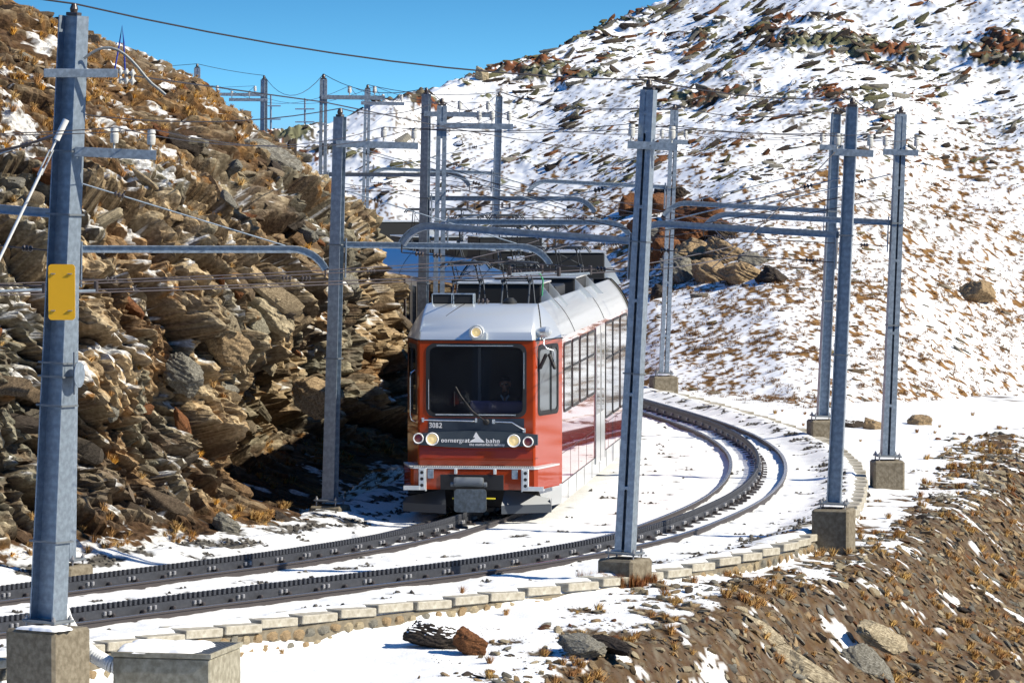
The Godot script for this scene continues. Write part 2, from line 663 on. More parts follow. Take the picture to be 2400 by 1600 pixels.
# height of the ground on the outer side, d metres beyond the outer track
func outer_height(d: float, away: float) -> float:
	var w := wall_off(away)
	if d < w + 0.08:
		return lerpf(-0.09, 0.036, smoothstep(w - 0.9, w - 0.2, d)) - 0.10 * smoothstep(w - 0.10, w + 0.06, d)
	var low := pl(away, [[50, -0.42], [58, -0.40], [62, -0.18], [64, -0.12], [67, -0.3], [72, -0.28], [80, -0.22], [90, -0.12], [100, -0.1]])
	var h := lerpf(-0.064, low - 0.04 * smoothstep(63.0, 58.0, away), smoothstep(w + 0.08, w + 0.15, d))
	var e := edge_off(away)
	h -= 0.03 * maxf(0.0, d - w - 0.2)
	if d > e:
		var f := d - e
		h -= 0.58 * f * smoothstep(0.0, 1.6, f)
	return h

func flatness(x: float) -> float:
	return x * x * (3.0 - 2.0 * x)

# colours, real-world base colours (linear)
const SNOW := Color(0.80, 0.82, 0.84)
const DIRT := Color(0.072, 0.042, 0.024)
const DIRT2 := Color(0.135, 0.085, 0.05)
const GOLD := Color(0.33, 0.18, 0.045)
const STONE := Color(0.30, 0.25, 0.17)

var GP := PackedVector3Array()
var GN := PackedVector3Array()
var G_nu := 0
var G_nv := 0
var GB := PackedFloat32Array()
var GW := []

func bare_on_bank(p: Vector3, d: float, away: float) -> float:
	# how far the bank is bare of snow: > 0 bare
	var e := edge_off(away)
	var left := smoothstep(61.0, 57.0, away)
	var b: float = (d - e + lerpf(0.3, -0.6, left)) * 0.42 + Z.patch.get_noise_2d(p.x * 2.2, p.z * 2.2) * 1.1 + Z.patch2.get_noise_2d(p.x, p.z) * 0.5
	if left > 0.5 and d > e: b -= (d - e) * 0.13
	b -= maxf(0.0, Z.patch.get_noise_2d(p.x * 2.0 + 50.0, p.z * 1.2 + 9.0) - 0.18) * 4.0 * smoothstep(0.0, 2.0, d - e)
	return b

func build_ground():
	# a sheet from the inner foot of the rock to the bottom of the bank on the outer side
	var tl := []
	var t := t_of(46.0)
	while t < t_of(150.0):
		tl.append(t)
		var aw := lerp_at(TP, t).y
		t += 0.075 if aw < 92.0 else (0.15 if aw < 110.0 else 0.5)
	var wl := []
	var w := -3.6
	while w < 24.0:
		wl.append(w)
		if w < -1.0: w += 0.08
		elif w < 0.0: w += 0.026
		elif w < 8.0: w += 0.075
		else: w += 0.22
	var nu := wl.size()
	var nv := tl.size()
	G_nu = nu
	G_nv = nv
	var P := PackedVector3Array()
	P.resize(nu * nv)
	var bare := PackedFloat32Array()
	bare.resize(nu * nv)
	var k := 0
	for j in nv:
		var away := lerp_at(TP, tl[j]).y
		var wo := wall_off(away)
		var base := lerp_at(TP, tl[j])
		var nn := lerp_at(TN, tl[j])
		var sp := spacing(away)
		for i in nu:
			w = wl[i]
			var q := Vector2.ZERO
			var y := -0.09
			if w >= 0.0:
				q = base + nn * w
				y = outer_height(w, away)
			elif w >= -1.0:
				q = base + nn * (w * sp)
			else:
				q = base - nn * (sp - (w + 1.0))
				y = -0.09 + 0.20 * smoothstep(-2.2, -3.6, w)
			var p := V(q, y)
			var lump: float = Z.mid.get_noise_2d(p.x, p.z)
			var fine: float = Z.fine.get_noise_2d(p.x, p.z)
			var b := -1.0
			if w > wo + 0.15:
				b = bare_on_bank(p, w, away)
				var rough := clampf(b * 1.5, 0.0, 1.0)
				p.y += lump * (0.05 + 0.07 * rough) + fine * (0.012 + 0.022 * rough) - 0.03 * rough
			else:
				p.y += lump * 0.035 + fine * 0.014
				# ballast shows at the shoulder and here and there
				b = Z.patch2.get_noise_2d(p.x * 0.9, p.z * 0.9) - 0.50
				if w > 0.9 and w < wo - 0.2:
					var sh := pl(away, [[58, 0.10], [62, 0.12], [66, 0.42], [72, 0.5], [80, 0.42], [90, 0.5], [100, 0.3]])
					b += sh * smoothstep(0.9, wo - 0.5, w)
				if w > -0.65 and w < -0.35: b += 0.12 + 0.3 * Z.patch.get_noise_2d(p.x, p.z)
				if w < -2.0: b += 0.5 * smoothstep(-2.0, -3.0, w)
				if b > 0.0: p.y += fine * 0.04 - 0.02
			P[k] = p
			bare[k] = b
			k += 1
	var N := grid_normals(nu, nv, P, 1.0)
	if N[N.size() / 2].y < 0.0:
		N = grid_normals(nu, nv, P, -1.0)
	var C := PackedColorArray()
	C.resize(nu * nv)
	for q in nu * nv:
		var p := P[q]
		var f: float = Z.tiny.get_noise_2d(p.x, p.z)
		var s := bare[q] + f * 0.22 - maxf(0.0, N[q].y - 0.9) * 0.6
		if s > 0.0:
			var g: float = Z.patch2.get_noise_2d(p.x * 1.7 + 31.0, p.z * 1.7)
			var cc := DIRT.lerp(Color(0.105, 0.074, 0.050), clampf(0.5 + f, 0.0, 1.0))
			cc = cc.lerp(Color(0.21, 0.185, 0.145), clampf(Z.tiny.get_noise_2d(p.x * 2.3, p.z * 2.3) * 1.6, 0.0, 0.7))
			if wl[q % nu] > 2.0: cc = cc.lerp(Color(0.14, 0.085, 0.036), clampf(g * 1.3, 0.0, 0.6))
			else: cc = Color(0.16, 0.15, 0.13).lerp(Color(0.07, 0.065, 0.06), clampf(0.5 + f, 0, 1))
			C[q] = cc
		else:
			C[q] = SNOW
	GP = P
	GN = N
	GB = bare
	GW = wl
	tag(put("ground", grid_mesh(nu, nv, P, C, N), M.ground), "snowy track bed and the stony bank that falls away outside it", "", "", "structure")

# ---------------------------------------------------------------- the rock cutting on the inner side
var CP := PackedVector3Array()
var CN := PackedVector3Array()
var CS := PackedFloat32Array()
var CC := PackedColorArray()
var C_nu := 0
var C_nv := 0
const PROFILE := [[1.75, -0.16], [2.2, -0.02], [2.7, 0.25], [3.05, 0.75], [3.25, 1.6], [3.38, 2.6], [3.5, 3.5], [3.75, 4.3], [4.3, 5.1], [5.2, 5.95], [6.5, 6.9], [8.0, 7.75], [11.0, 9.15], [16.0, 11.0], [26.0, 14.0]]

# flat tilted pieces on a jittered grid: which piece (f_id -1..1), its tilt there, and how far its border is
var f_id := 0.0
var f_tilt := 0.0
var f_edge := 0.0
var F_tab := PackedFloat32Array()
func facet(u: float, v: float, sd: int):
	if F_tab.is_empty():
		var r := RandomNumberGenerator.new()
		r.seed = 99
		for i in 4096 * 3: F_tab.append(r.randf())
	var iu := int(floor(u))
	var iv := int(floor(v))
	var d1 := 99.0
	var d2 := 99.0
	var best := 0
	var bx := 0.0
	var by := 0.0
	for b in range(iv - 1, iv + 2):
		for a in range(iu - 1, iu + 2):
			var h := ((a * 73 + b * 179 + sd * 1237 + (a * b) * 7) & 4095) * 3
			var dx := a + F_tab[h] - u
			var dy := b + F_tab[h + 1] - v
			var d := dx * dx + dy * dy
			if d < d1:
				d2 = d1
				d1 = d
				best = h
				bx = dx
				by = dy
			elif d < d2:
				d2 = d
	f_id = F_tab[best + 2] * 2.0 - 1.0
	f_edge = sqrt(d2) - sqrt(d1)
	f_tilt = bx * (fposmod(f_id * 7.3, 1.0) - 0.5) + by * (fposmod(f_id * 13.7, 1.0) - 0.2)

# ledges where snow still lies: place and reach
const LEDGES := [[-5.90, 5.98, -71.41, 0.42], [-5.78, 4.25, -69.08, 0.30], [-5.83, 3.85, -69.31, 0.34], [-6.43, 4.81, -67.85, 0.25], [-6.56, 5.07, -67.75, 0.28], [-7.46, 3.76, -66.47, 0.30], [-7.55, 3.50, -65.57, 0.30], [-7.22, 2.60, -65.54, 0.30], [-6.34, 3.08, -66.95, 0.22], [-8.26, 7.97, -76.5, 0.28], [-7.79, 6.6, -69.51, 0.22], [-4.54, 4.54, -71.4, 0.18], [-5.28, 5.74, -72.74, 0.20], [-6.64, 6.5, -73.08, 0.3], [-5.94, 5.21, -69.47, 0.22], [-5.79, 6.29, -75.41, 0.2], [-6.06, 4.77, -69.53, 0.2]]

func build_cliff():
	var prof := []    # resampled: [d, y, along]
	var along := 0.0
	for i in PROFILE.size() - 1:
		var a := Vector2(PROFILE[i][0], PROFILE[i][1])
		var b := Vector2(PROFILE[i + 1][0], PROFILE[i + 1][1])
		var l := a.distance_to(b)
		var m := int(ceil(l / (0.045 if a.x < 8.0 else (0.09 if a.x < 11.0 else 0.4))))
		for s in m:
			var q := a.lerp(b, float(s) / m)
			prof.append([q.x, q.y, along + l * s / m])
		along += l
	for it in 14:
		for i in range(1, prof.size() - 1):
			prof[i][0] = (prof[i - 1][0] + prof[i][0] * 2.0 + prof[i + 1][0]) / 4.0
			prof[i][1] = (prof[i - 1][1] + prof[i][1] * 2.0 + prof[i + 1][1]) / 4.0
	var tl := []
	var t := t_of(47.0)
	while t < t_of(142.0):
		tl.append(t)
		var aw := lerp_at(TP, t).y
		t += 0.06 if aw < 78.0 else (0.10 if aw < 100.0 else 0.3)
	var nu := prof.size()
	var nv := tl.size()
	C_nu = nu
	C_nv = nv
	var P := PackedVector3Array()
	P.resize(nu * nv)
	CS.resize(nu * nv)
	var cr1 := PackedFloat32Array()
	cr1.resize(nu * nv)
	var tone := PackedFloat32Array()
	tone.resize(nu * nv)
	var tone2 := PackedFloat32Array()
	tone2.resize(nu * nv)
	var k := 0
	for j in nv:
		var o := lerp_at(TP, tl[j])
		var n2 := lerp_at(TN, tl[j])
		var sp := spacing(o.y)
		var nrm := Vector3(n2.x, 0, -n2.y)
		var wander: float = Z.big.get_noise_1d(tl[j] * 1.3) * 0.35
		for i in nu:
			var d: float = prof[i][0]
			var y: float = prof[i][1]
			var lo: int = maxi(i - 2, 0)
			var hi: int = mini(i + 2, nu - 1)
			var away_p := o.y
			var low_part := 1.0 - smoothstep(2.0, 3.4, y)
			d += 0.55 * smoothstep(63.0, 68.0, away_p) * (1.0 - smoothstep(80.0, 86.0, away_p)) * low_part * smoothstep(-0.1, 0.5, y)
			var cave := smoothstep(69.6, 70.6, away_p + 0.35 * Z.mid.get_noise_1d(y * 3.0)) * (1.0 - smoothstep(83.0, 88.0, away_p)) * (1.0 - smoothstep(1.5, 2.5, y - 0.10 * (away_p - 72.0) + 0.3 * Z.mid.get_noise_1d(tl[j] * 0.8)))
			d += 1.85 * cave + smoothstep(78.0, 88.0, away_p) * (0.25 + 0.35 * smoothstep(2.5, 4.5, y))
			var tg := Vector2(prof[hi][0] - prof[lo][0], prof[hi][1] - prof[lo][1]).normalized()
			var up := nrm * tg.y + Vector3.UP * tg.x
			var q := o - n2 * (sp + d)
			var p := V(q, y)
			# how much of a rock wall it is here
			var wallish := smoothstep(0.1, 0.8, y) * (1.0 - 0.75 * smoothstep(5.0, 6.4, y + 0.8 * Z.patch.get_noise_2d(p.x + 7.0, p.z)))
			# broken into beds that dip to the right: flat, tilted faces with steps between them
			var wx: float = Z.mid.get_noise_3dv(p * 1.2) * 0.5
			var wy: float = Z.mid.get_noise_3dv(p * 1.2 + Vector3(31, 0, 0)) * 0.35
			var fu: float = tl[j] * 0.86 - prof[i][2] * 0.5
			var fv: float = tl[j] * 0.5 + prof[i][2] * 0.86
			facet((fu + wx) / 1.7, (fv + wy) / 1.0, 1)
			var v1 := f_id
			var c1 := clampf(1.0 - f_edge / 0.10, 0.0, 1.0)
			var disp1 := f_tilt
			facet((fu + wx * 0.6 + v1 * 3.0) / 0.62, (fv + wy * 0.6) / 0.30, 2)
			var v2 := f_id
			var c2 := clampf(1.0 - f_edge / 0.14, 0.0, 1.0)
			var disp2 := f_tilt
			facet((fu + wx * 0.4 + v2 * 2.0) / 0.27, (fv + wy * 0.4) / 0.13, 3)
			var v3 := f_id
			var disp3 := f_tilt
			var disp: float = Z.big.get_noise_3dv(p * 1.6) * 0.42 * smoothstep(0.0, 1.5, y)
			disp += wallish * (v1 * 0.30 + disp1 * 0.75 - c1 * c1 * 0.34 + v2 * 0.13 + disp2 * 0.34 - c2 * 0.10 + v3 * 0.045 + disp3 * 0.14) + (1.0 - wallish) * (v2 * 0.05 * smoothstep(-0.1, 0.4, y) + v3 * 0.03)
			disp -= wallish * 0.95 * clampf(Z.mid.get_noise_3dv(p * Vector3(1.5, 2.0, 1.5) + Vector3(17, 5, 60)) - 0.16, 0.0, 0.5)
			disp += Z.fine.get_noise_3dv(p * Vector3(1, 2, 1)) * 0.025
			# thin bedding ledges
			var lay: float = fv * 7.0 + Z.mid.get_noise_3dv(p * 0.8) * 1.5 + v1 * 3.0
			disp += wallish * (absf(fposmod(lay, 1.0) - 0.35) - 0.3) * 0.05
			p += up * disp
			p -= nrm * (wander * smoothstep(0.0, 1.0, y))
			P[k] = p
			CS[k] = wallish
			cr1[k] = maxf(c1, c2 * 0.7)
			tone[k] = v1
			tone2[k] = v2 * 0.6 + v3 * 0.4
			k += 1
	var N := grid_normals(nu, nv, P, 1.0)
	var pick := nu * (nv / 2) + nu / 2
	if N[pick].y < 0.0:
		N = grid_normals(nu, nv, P, -1.0)
	var C := PackedColorArray()
	C.resize(nu * nv)
	for q in nu * nv:
		var p := P[q]
		var f: float = Z.fine.get_noise_3dv(p)
		var ti: float = Z.tiny.get_noise_3dv(p)
		var w := CS[q]
		var a := tone[q]
		var rock := Color(0.34, 0.245, 0.135)
		if a > 0.4: rock = Color(0.62, 0.47, 0.28)
		elif a > 0.05: rock = Color(0.46, 0.335, 0.19)
		elif a > -0.3: rock = Color(0.33, 0.31, 0.24)
		elif a > -0.6: rock = Color(0.20, 0.155, 0.11)
		else: rock = Color(0.40, 0.25, 0.12)
		var stain: float = Z.patch.get_noise_3dv(p * 0.9 + Vector3(40, 2, 8)) + 0.3 * f
		rock = rock.lerp(Color(0.060, 0.052, 0.046), clampf((stain - 0.03) * 3.0, 0.0, 0.85))
		var gs: float = Z.patch.get_noise_3dv(p * 0.8 + Vector3(9, 81, 3))
		if gs > 0.08: rock = rock.lerp(Color(0.27, 0.28, 0.225), clampf((gs - 0.08) * 5.0, 0.0, 0.75))
		rock = rock.lerp(Color(0.10, 0.085, 0.07), clampf(-0.1 - tone2[q] * 1.1, 0.0, 0.7))
		rock = rock.lerp(Color(0.58, 0.49, 0.33), clampf(tone2[q] * 0.9 - 0.05, 0.0, 0.65))
		rock = rock.lerp(Color(0.25, 0.24, 0.215), 0.15) * (1.0 + 0.4 * f + 0.25 * ti)
		# lichen and iron
		var li: float = Z.patch2.get_noise_3dv(p * 1.3 + Vector3(5, 70, 3))
		if li > 0.42: rock = rock.lerp(Color(0.36, 0.16, 0.03), 0.7)
		var soil := DIRT.lerp(DIRT2, clampf(0.5 + f * 1.2, 0.0, 1.0))
		var go: float = Z.patch.get_noise_3dv(p * 1.5 + Vector3(0, 33, 0))
		soil = soil.lerp(Color(0.30, 0.155, 0.045), clampf(go * 2.2 + 0.1, 0.0, 0.85))
		var c := soil.lerp(rock, clampf(w * 1.25 - 0.2 + tone2[q] * 0.5, 0.0, 1.0))
		c = c.lerp(DIRT, clampf(cr1[q] * 0.85, 0.0, 0.8))
		# snow lies where it is not steep
		var s: float = Z.patch.get_noise_3dv(p * 2.0 + Vector3(11, 0, 90)) + 0.2 * ti + (N[q].y - 0.80) * 0.28
		var thr := (0.26 - 0.07 * smoothstep(2.0, 3.5, p.y)) if p.y > 1.0 else lerpf(-0.25, 0.26, smoothstep(-0.1, 0.6, p.y)) + 0.5 * smoothstep(68.5, 71.0, -p.z)
		if s > thr and N[q].y > 0.30: c = SNOW
		if p.y > 2.2 and N[q].y > 0.02 and p.z > -78.0:
			for l in LEDGES:
				var dx: float = p.x - l[0]
				var dy: float = p.y - l[1]
				var dz: float = p.z - l[2]
				var d2 := dx * dx + dy * dy + dz * dz * 0.4
				if d2 < l[3] * l[3] * 3.0:
					if sqrt(d2) < l[3] * (1.0 + 1.5 * Z.mid.get_noise_3dv(p * 2.2) + 0.4 * f): c = SNOW
		C[q] = c
	CP = P
	CN = N
	CC = C
	tag(put("rock_cliff", facet_mesh(nu, nv, P, C, N), M.cliff), "ochre and grey rock face with a rough slope above it, left of the train", "cliff")

# ---------------------------------------------------------------- the hillside behind
var HP := PackedVector3Array()
var HN := PackedVector3Array()
var HB := PackedFloat32Array()
var H_nu := 0
var H_nv := 0

func hill_height(x: float, away: float) -> float:
	var foot := pl(x, [[-30, 150], [-10, 140], [-3, 133], [1, 121], [4, 112.5], [7, 108], [11, 106], [16, 108], [24, 112], [40, 118]])
	var crest := pl(x, [[-40, 4.6], [-12, 6.0], [-8, 6.6], [-5.2, 7.4], [-3.4, 7.8], [1.2, 9.3], [5.5, 11.3], [12, 14.0], [20, 16.5], [40, 18], [80, 14]])
	var far := pl(x, [[-40, 156], [-12, 150], [-4, 150], [1.2, 155], [5.5, 160], [12, 160], [20, 158], [40, 158]])
	var f := (away - foot) / (far - foot)
	var base := -0.12 - 3.2 * smoothstep(7.0, 16.0, x)
	if f < 0.0:
		return base + f * 1.5
	if f <= 1.0:
		return lerpf(base, crest, f * (0.82 + 0.18 * f))
	return crest - (f - 1.0) * 1.2

func build_hill():
	var xs := []
	var x := -24.0
	while x < 75.0:
		xs.append(x)
		x += 0.3 if x < -12.0 else (0.07 if x < 19.5 else (0.16 if x < 28.0 else 0.8))
	var zs := []
	var z := 103.0
	while z < 215.0:
		zs.append(z)
		z += 0.10 if z < 160.0 else (0.16 if z < 170.0 else 1.5)
	var nu := xs.size()
	var nv := zs.size()
	H_nu = nu
	H_nv = nv
	var P := PackedVector3Array()
	P.resize(nu * nv)
	HB.resize(nu * nv)
	var k := 0
	for j in nv:
		for i in nu:
			x = xs[i]
			z = zs[j]
			var y := hill_height(x, z)
			# ledges of rock run across the slope, rising to the right
			var u := x * 0.5 + z * 0.62
			var v := -x * 0.85 + z * 0.45
			var hi := smoothstep(3.0, 7.5, y - 0.1 * x)
			var rg: float = Z.patch.get_noise_2d(u * 1.15 * 0.6, v * 0.34 * 0.6 + 40.0) + 0.45 * Z.patch2.get_noise_2d(u * 0.7, v * 0.35)
			var rock := clampf((rg - 0.13) * 3.0, 0.0, 1.0) * hi
			var bump: float = Z.mid.get_noise_2d(x * 0.8, z * 0.8)
			var step := clampf((rg - 0.05) * 2.0, 0.0, 1.0)
			y += hi * (step * 0.22 + rock * 0.25 * Z.fine.get_noise_2d(x, z)) + bump * (0.06 + 0.03 * hi) + Z.fine.get_noise_2d(x * 0.8, z * 0.8) * (0.012 + 0.015 * hi)
			y += Z.big.get_noise_2d(x, z) * 0.35 * smoothstep(0.5, 4.0, y)
			P[k] = Vector3(x, y, -z)
			# grass shows low on the slope
			var lowb: float = Z.patch.get_noise_2d(x * 1.0, z * 0.6) * 0.55 + Z.patch2.get_noise_2d(x * 2.2, z * 1.1) * 0.95
			var band := pl(y - 0.02 * x * 8.0, [[-6, 0.02], [-2, 0.06], [0, 0.10], [2.5, 0.10], [5, 0.0], [8, -0.1]])
			var gr := lowb - 0.16 + band
			HB[k] = maxf(gr * (1.0 - hi), 0.0) - rock
			k += 1
	var N := grid_normals(nu, nv, P, 1.0)
	if N[nu * (nv / 2) + nu / 2].y < 0.0:
		N = grid_normals(nu, nv, P, -1.0)
	var C := PackedColorArray()
	C.resize(nu * nv)
	for q in nu * nv:
		var p := P[q]
		var ti: float = Z.tiny.get_noise_2d(p.x * 0.7, p.z * 0.5)
		var c := SNOW
		var b := HB[q]
		if b > 0.10 + ti * 0.16:
			c = Color(0.13, 0.07, 0.03).lerp(Color(0.27, 0.155, 0.06), clampf(0.5 + ti * 1.2, 0.0, 1.0))
		elif b < -0.45 + ti * 0.5 and N[q].y < 0.975:
			var pick: float = Z.patch.get_noise_2d(p.x * 1.1 + 90.0, p.z * 1.1)
			c = Color(0.10, 0.085, 0.06)
			if pick > 0.12: c = Color(0.17, 0.07, 0.035)
			elif pick < -0.15: c = Color(0.15, 0.15, 0.09)
			c = c * (1.0 + 0.7 * ti)
		elif p.y > 2.0:
			var th: float = Z.patch2.get_noise_2d(p.x * 1.6 + 8.0, p.z * 0.9) + 0.6 * Z.patch.get_noise_2d(p.x * 0.6, p.z * 0.4) + 0.5 * ti
			if th > 0.42: c = SNOW.lerp(Color(0.15, 0.12, 0.085), clampf((th - 0.42) * 5.0, 0.0, 0.9))
		C[q] = c
	print("hill ", nu * nv, " cliff ", C_nu * C_nv, " ground ", G_nu * G_nv)
	HP = P
	HN = N
	tag(put("hillside", grid_mesh(nu, nv, P, C, N), M.terrain), "snow covered mountain slope with brown grass and dark ledges behind the train", "", "", "structure")

# a coarse sheet that carries the land on to the horizon
func build_far_ground():
	var nu := 81
	var nv := 81
	var P := PackedVector3Array()
	var C := PackedColorArray()
	P.resize(nu * nv)
	C.resize(nu * nv)
	for j in nv:
		for i in nu:
			var x := (i - 40) * 40.0
			var z := (j - 40) * 40.0
			var y: float = -26.0 - 20.0 * smoothstep(100.0, 900.0, Vector2(x, z).length()) + Z.big.get_noise_2d(x * 0.03, z * 0.03) * 12.0
			P[j * nu + i] = Vector3(x, y, z)
			C[j * nu + i] = SNOW if Z.big.get_noise_2d(x * 0.2, z * 0.2) > 0.35 else Color(0.07, 0.06, 0.042)
	var N := grid_normals(nu, nv, P, -1.0)
	if N[0].y < 0.0: N = grid_normals(nu, nv, P, 1.0)
	tag(put("terrain", grid_mesh(nu, nv, P, C, N), M.terrain), "bare autumn land far below the railway", "", "", "structure")

# ---------------------------------------------------------------- tracks: two rails and a rack each
func rail_path(w_m: float, inner: bool, y: float, a0: float, a1: float, step := 0.5) -> Array:
	var out := []
	var t := t_of(a0)
	while t <= t_of(a1):
		var n := lerp_at(TN, t)
		var p := lane(t, -1.0 if inner else 0.0) + n * w_m
		out.append(V(p, y))
		t += step
	return out

func multi(called: String, mesh: Mesh, mat_: Material, xf: Array, parent: Node, cols: Array = []) -> MultiMeshInstance3D:
	var mm := MultiMesh.new()
	mm.transform_format = MultiMesh.TRANSFORM_3D
	mm.use_colors = cols.size() > 0
	mm.mesh = mesh
	mm.instance_count = xf.size()
	for i in xf.size():
		mm.set_instance_transform(i, xf[i])
		if cols.size(): mm.set_instance_color(i, cols[i])
	var o := MultiMeshInstance3D.new()
	o.multimesh = mm
	o.material_override = mat_
	o.set_meta("kind", "stuff")
	if parent == self:
		o.name = numbered(called)
		add_child(o)
	else:
		o.name = called
		parent.add_child(o, true)
	return o

func build_tracks():
	var prof := [Vector2(-0.06, -0.14), Vector2(0.06, -0.14), Vector2(0.06, -0.125), Vector2(0.012, -0.11), Vector2(0.012, -0.035), Vector2(0.033, -0.028), Vector2(0.033, -0.004), Vector2(-0.033, -0.004), Vector2(-0.033, -0.028), Vector2(-0.012, -0.035), Vector2(-0.012, -0.11), Vector2(-0.06, -0.125)]
	var top := [Vector2(-0.030, -0.004), Vector2(0.030, -0.004), Vector2(0.026, 0.001), Vector2(-0.026, 0.001)]
	var names := [
		[false, 0.53, "outer rail of the outer track, curving along the stone coping"],
		[false, -0.53, "inner rail of the outer track, on the train's side of the toothed rack"],
		[true, 0.53, "right rail under the train, nearer the outer track"],
		[true, -0.53, "left rail under the train, on the side of the rock face"]]
	for q in names:
		var o := thing("rail", q[2], "rail", Vector3.ZERO, 0.0, "running rails of the two tracks")
		var a := MB.new()
		var path := rail_path(q[1], q[0], 0.0, 47.0, 148.0)
		a.sweep(prof, path)
		put("web", a.mesh(), M.rail_side, o)
		var b := MB.new()
		b.sweep(top, path)
		put("head", b.mesh(), M.rail_top, o)
	var tooth := MB.new()
	tooth.box(Vector3(0, 0.080, 0), Vector3(0.056, 0.08, 0.056), 0.008)
	var tooth_m := tooth.mesh()
	var bolt := MB.new()
	bolt.box(Vector3(0.05, -0.01, -0.05), Vector3(0.05, 0.055, 0.045), 0.008)
	bolt.box(Vector3(0.05, -0.01, 0.05), Vector3(0.05, 0.055, 0.045), 0.008)
	bolt.box(Vector3(-0.05, -0.01, 0.0), Vector3(0.05, 0.055, 0.045), 0.008)
	var bolt_m := bolt.mesh()
	var chair := MB.new()
	chair.box(Vector3(0.10, -0.085, 0), Vector3(0.16, 0.05, 0.09), 0.012)
	chair.box(Vector3(0.07, -0.06, 0), Vector3(0.07, 0.08, 0.05), 0.012)
	chair.box(Vector3(-0.09, -0.09, 0), Vector3(0.12, 0.04, 0.09), 0.012)
	var chair_m := chair.mesh()
	for inner in [false, true]:
		var o := thing("rack_rail", "toothed rack bar between the rails of the %s" % ("track the train stands on" if inner else "empty outer track"), "rack rail", Vector3.ZERO, 0.0, "toothed racks of the two tracks")
		var path := rail_path(0.0, inner, 0.0, 47.0, 148.0)
		var a := MB.new()
		a.sweep([Vector2(-0.03, -0.12), Vector2(0.03, -0.12), Vector2(0.03, 0.042), Vector2(-0.03, 0.042)], path)
		a.sweep([Vector2(-0.055, -0.12), Vector2(0.055, -0.12), Vector2(0.055, -0.075), Vector2(-0.055, -0.075)], path)
		put("bar", a.mesh(), M.rack, o)
		var xf := []
		var xb := []
		var xc := []
		var t := t_of(47.5)
		var i := 0
		while t < t_of(125.0):
			var p := lane(t, -1.0 if inner else 0.0)
			var n := lerp_at(TN, t)
			var tg := lerp_at(TT, t)
			var bs := Basis(Vector3(n.x, 0, -n.y), Vector3.UP, Vector3(-tg.x, 0, tg.y))
			xf.append(Transform3D(bs, V(p, 0.0)))
			if i % 9 == 4: xb.append(Transform3D(bs, V(p, 0.0)))
			if i % 6 == 2: xc.append(Transform3D(bs, V(p, 0.0)))
			t += 0.1
			i += 1
		multi("rack_teeth", tooth_m, M.rack, xf, o)
		multi("rack_bolts", bolt_m, M.bolt, xb, o)
		multi("rack_chairs", chair_m, M.rail_side, xc, o)

# ---------------------------------------------------------------- stone wall with coping slabs along the outer track
func build_wall():
	var o := thing("retaining_wall", "low rubble wall with pale coping slabs along the outside of the curve", "wall")
	var path := []
	var t := t_of(48.0)
	while t < t_of(110.0):
		var aw := lerp_at(TP, t).y
		path.append(V(lane(t, wall_off(aw)), 0.0))
		t += 0.4
	var a := MB.new()
	a.sweep([Vector2(-0.16, -0.95), Vector2(0.15, -0.95), Vector2(0.13, -0.115), Vector2(-0.16, -0.115)], path)
	put("masonry_core", a.mesh(), M.concrete, o)
	var slabs := []
	for k in 3:
		var b := MB.new()
		b.box(Vector3.ZERO, Vector3(0.46 + 0.02 * k, 0.115, 0.745 - 0.01 * k), 0.012)
		slabs.append(b.mesh())
	t = t_of(48.5)
	var i := 0
	while t < t_of(109.0):
		var aw := lerp_at(TP, t).y
		var p := lane(t, wall_off(aw) - 0.07 + rng.randf_range(-0.015, 0.015))
		var n := lerp_at(TN, t)
		var tg := lerp_at(TT, t)
		var bs := Basis(Vector3(n.x, 0, -n.y), Vector3.UP, Vector3(-tg.x, 0, tg.y))
		bs = bs * Basis(Vector3.RIGHT, deg_to_rad(-2.2 + rng.randf_range(-0.6, 0.6))) * Basis(Vector3.UP, rng.randf_range(-0.012, 0.012)) * Basis(Vector3.FORWARD, rng.randf_range(-0.04, 0.06))
		var s := put("slab", slabs[i % 3], M.slab, o)
		s.transform = Transform3D(bs, V(p, -0.045 + rng.randf_range(-0.012, 0.012)))
		t += 0.77
		i += 1
	var stones := []
	for k in 4: stones.append(rock_mesh(300 + k, 3, 0.0, false))
	t = t_of(52.5)
	while t < t_of(73.5):
		var aw := lerp_at(TP, t).y
		var n := lerp_at(TN, t)
		var tg := lerp_at(TT, t)
		for row in 2:
			var p := lane(t + (0.12 if row == 1 else 0.0), wall_off(aw) + 0.115)
			var bs := Basis(Vector3(n.x, 0, -n.y), Vector3.UP, Vector3(-tg.x, 0, tg.y))
			var s := put("stone", stones[rng.randi() % 4], tinted([TAN, PALE, TAN, GREY][rng.randi() % 4]), o)
			s.transform = Transform3D(bs * Basis(Vector3.RIGHT, rng.randf_range(-0.3, 0.3)).scaled(Vector3(0.07, rng.randf_range(0.07, 0.10), rng.randf_range(0.10, 0.15))), V(p, -0.205 - row * 0.175 + rng.randf_range(-0.015, 0.015)))
		t += rng.randf_range(0.22, 0.28)

# ---------------------------------------------------------------- masts
func rot2(poly: Array, a: float) -> Array:
	var out := []
	for p in poly: out.append((p as Vector2).rotated(a))
	return out

func h_profile(b: float, h: float, t: float) -> Array:
	return [Vector2(-h/2, -b/2), Vector2(-h/2 + t, -b/2), Vector2(-h/2 + t, -t/2), Vector2(h/2 - t, -t/2), Vector2(h/2 - t, -b/2), Vector2(h/2, -b/2), Vector2(h/2, b/2), Vector2(h/2 - t, b/2), Vector2(h/2 - t, t/2), Vector2(-h/2 + t, t/2), Vector2(-h/2 + t, b/2), Vector2(-h/2, b/2)]

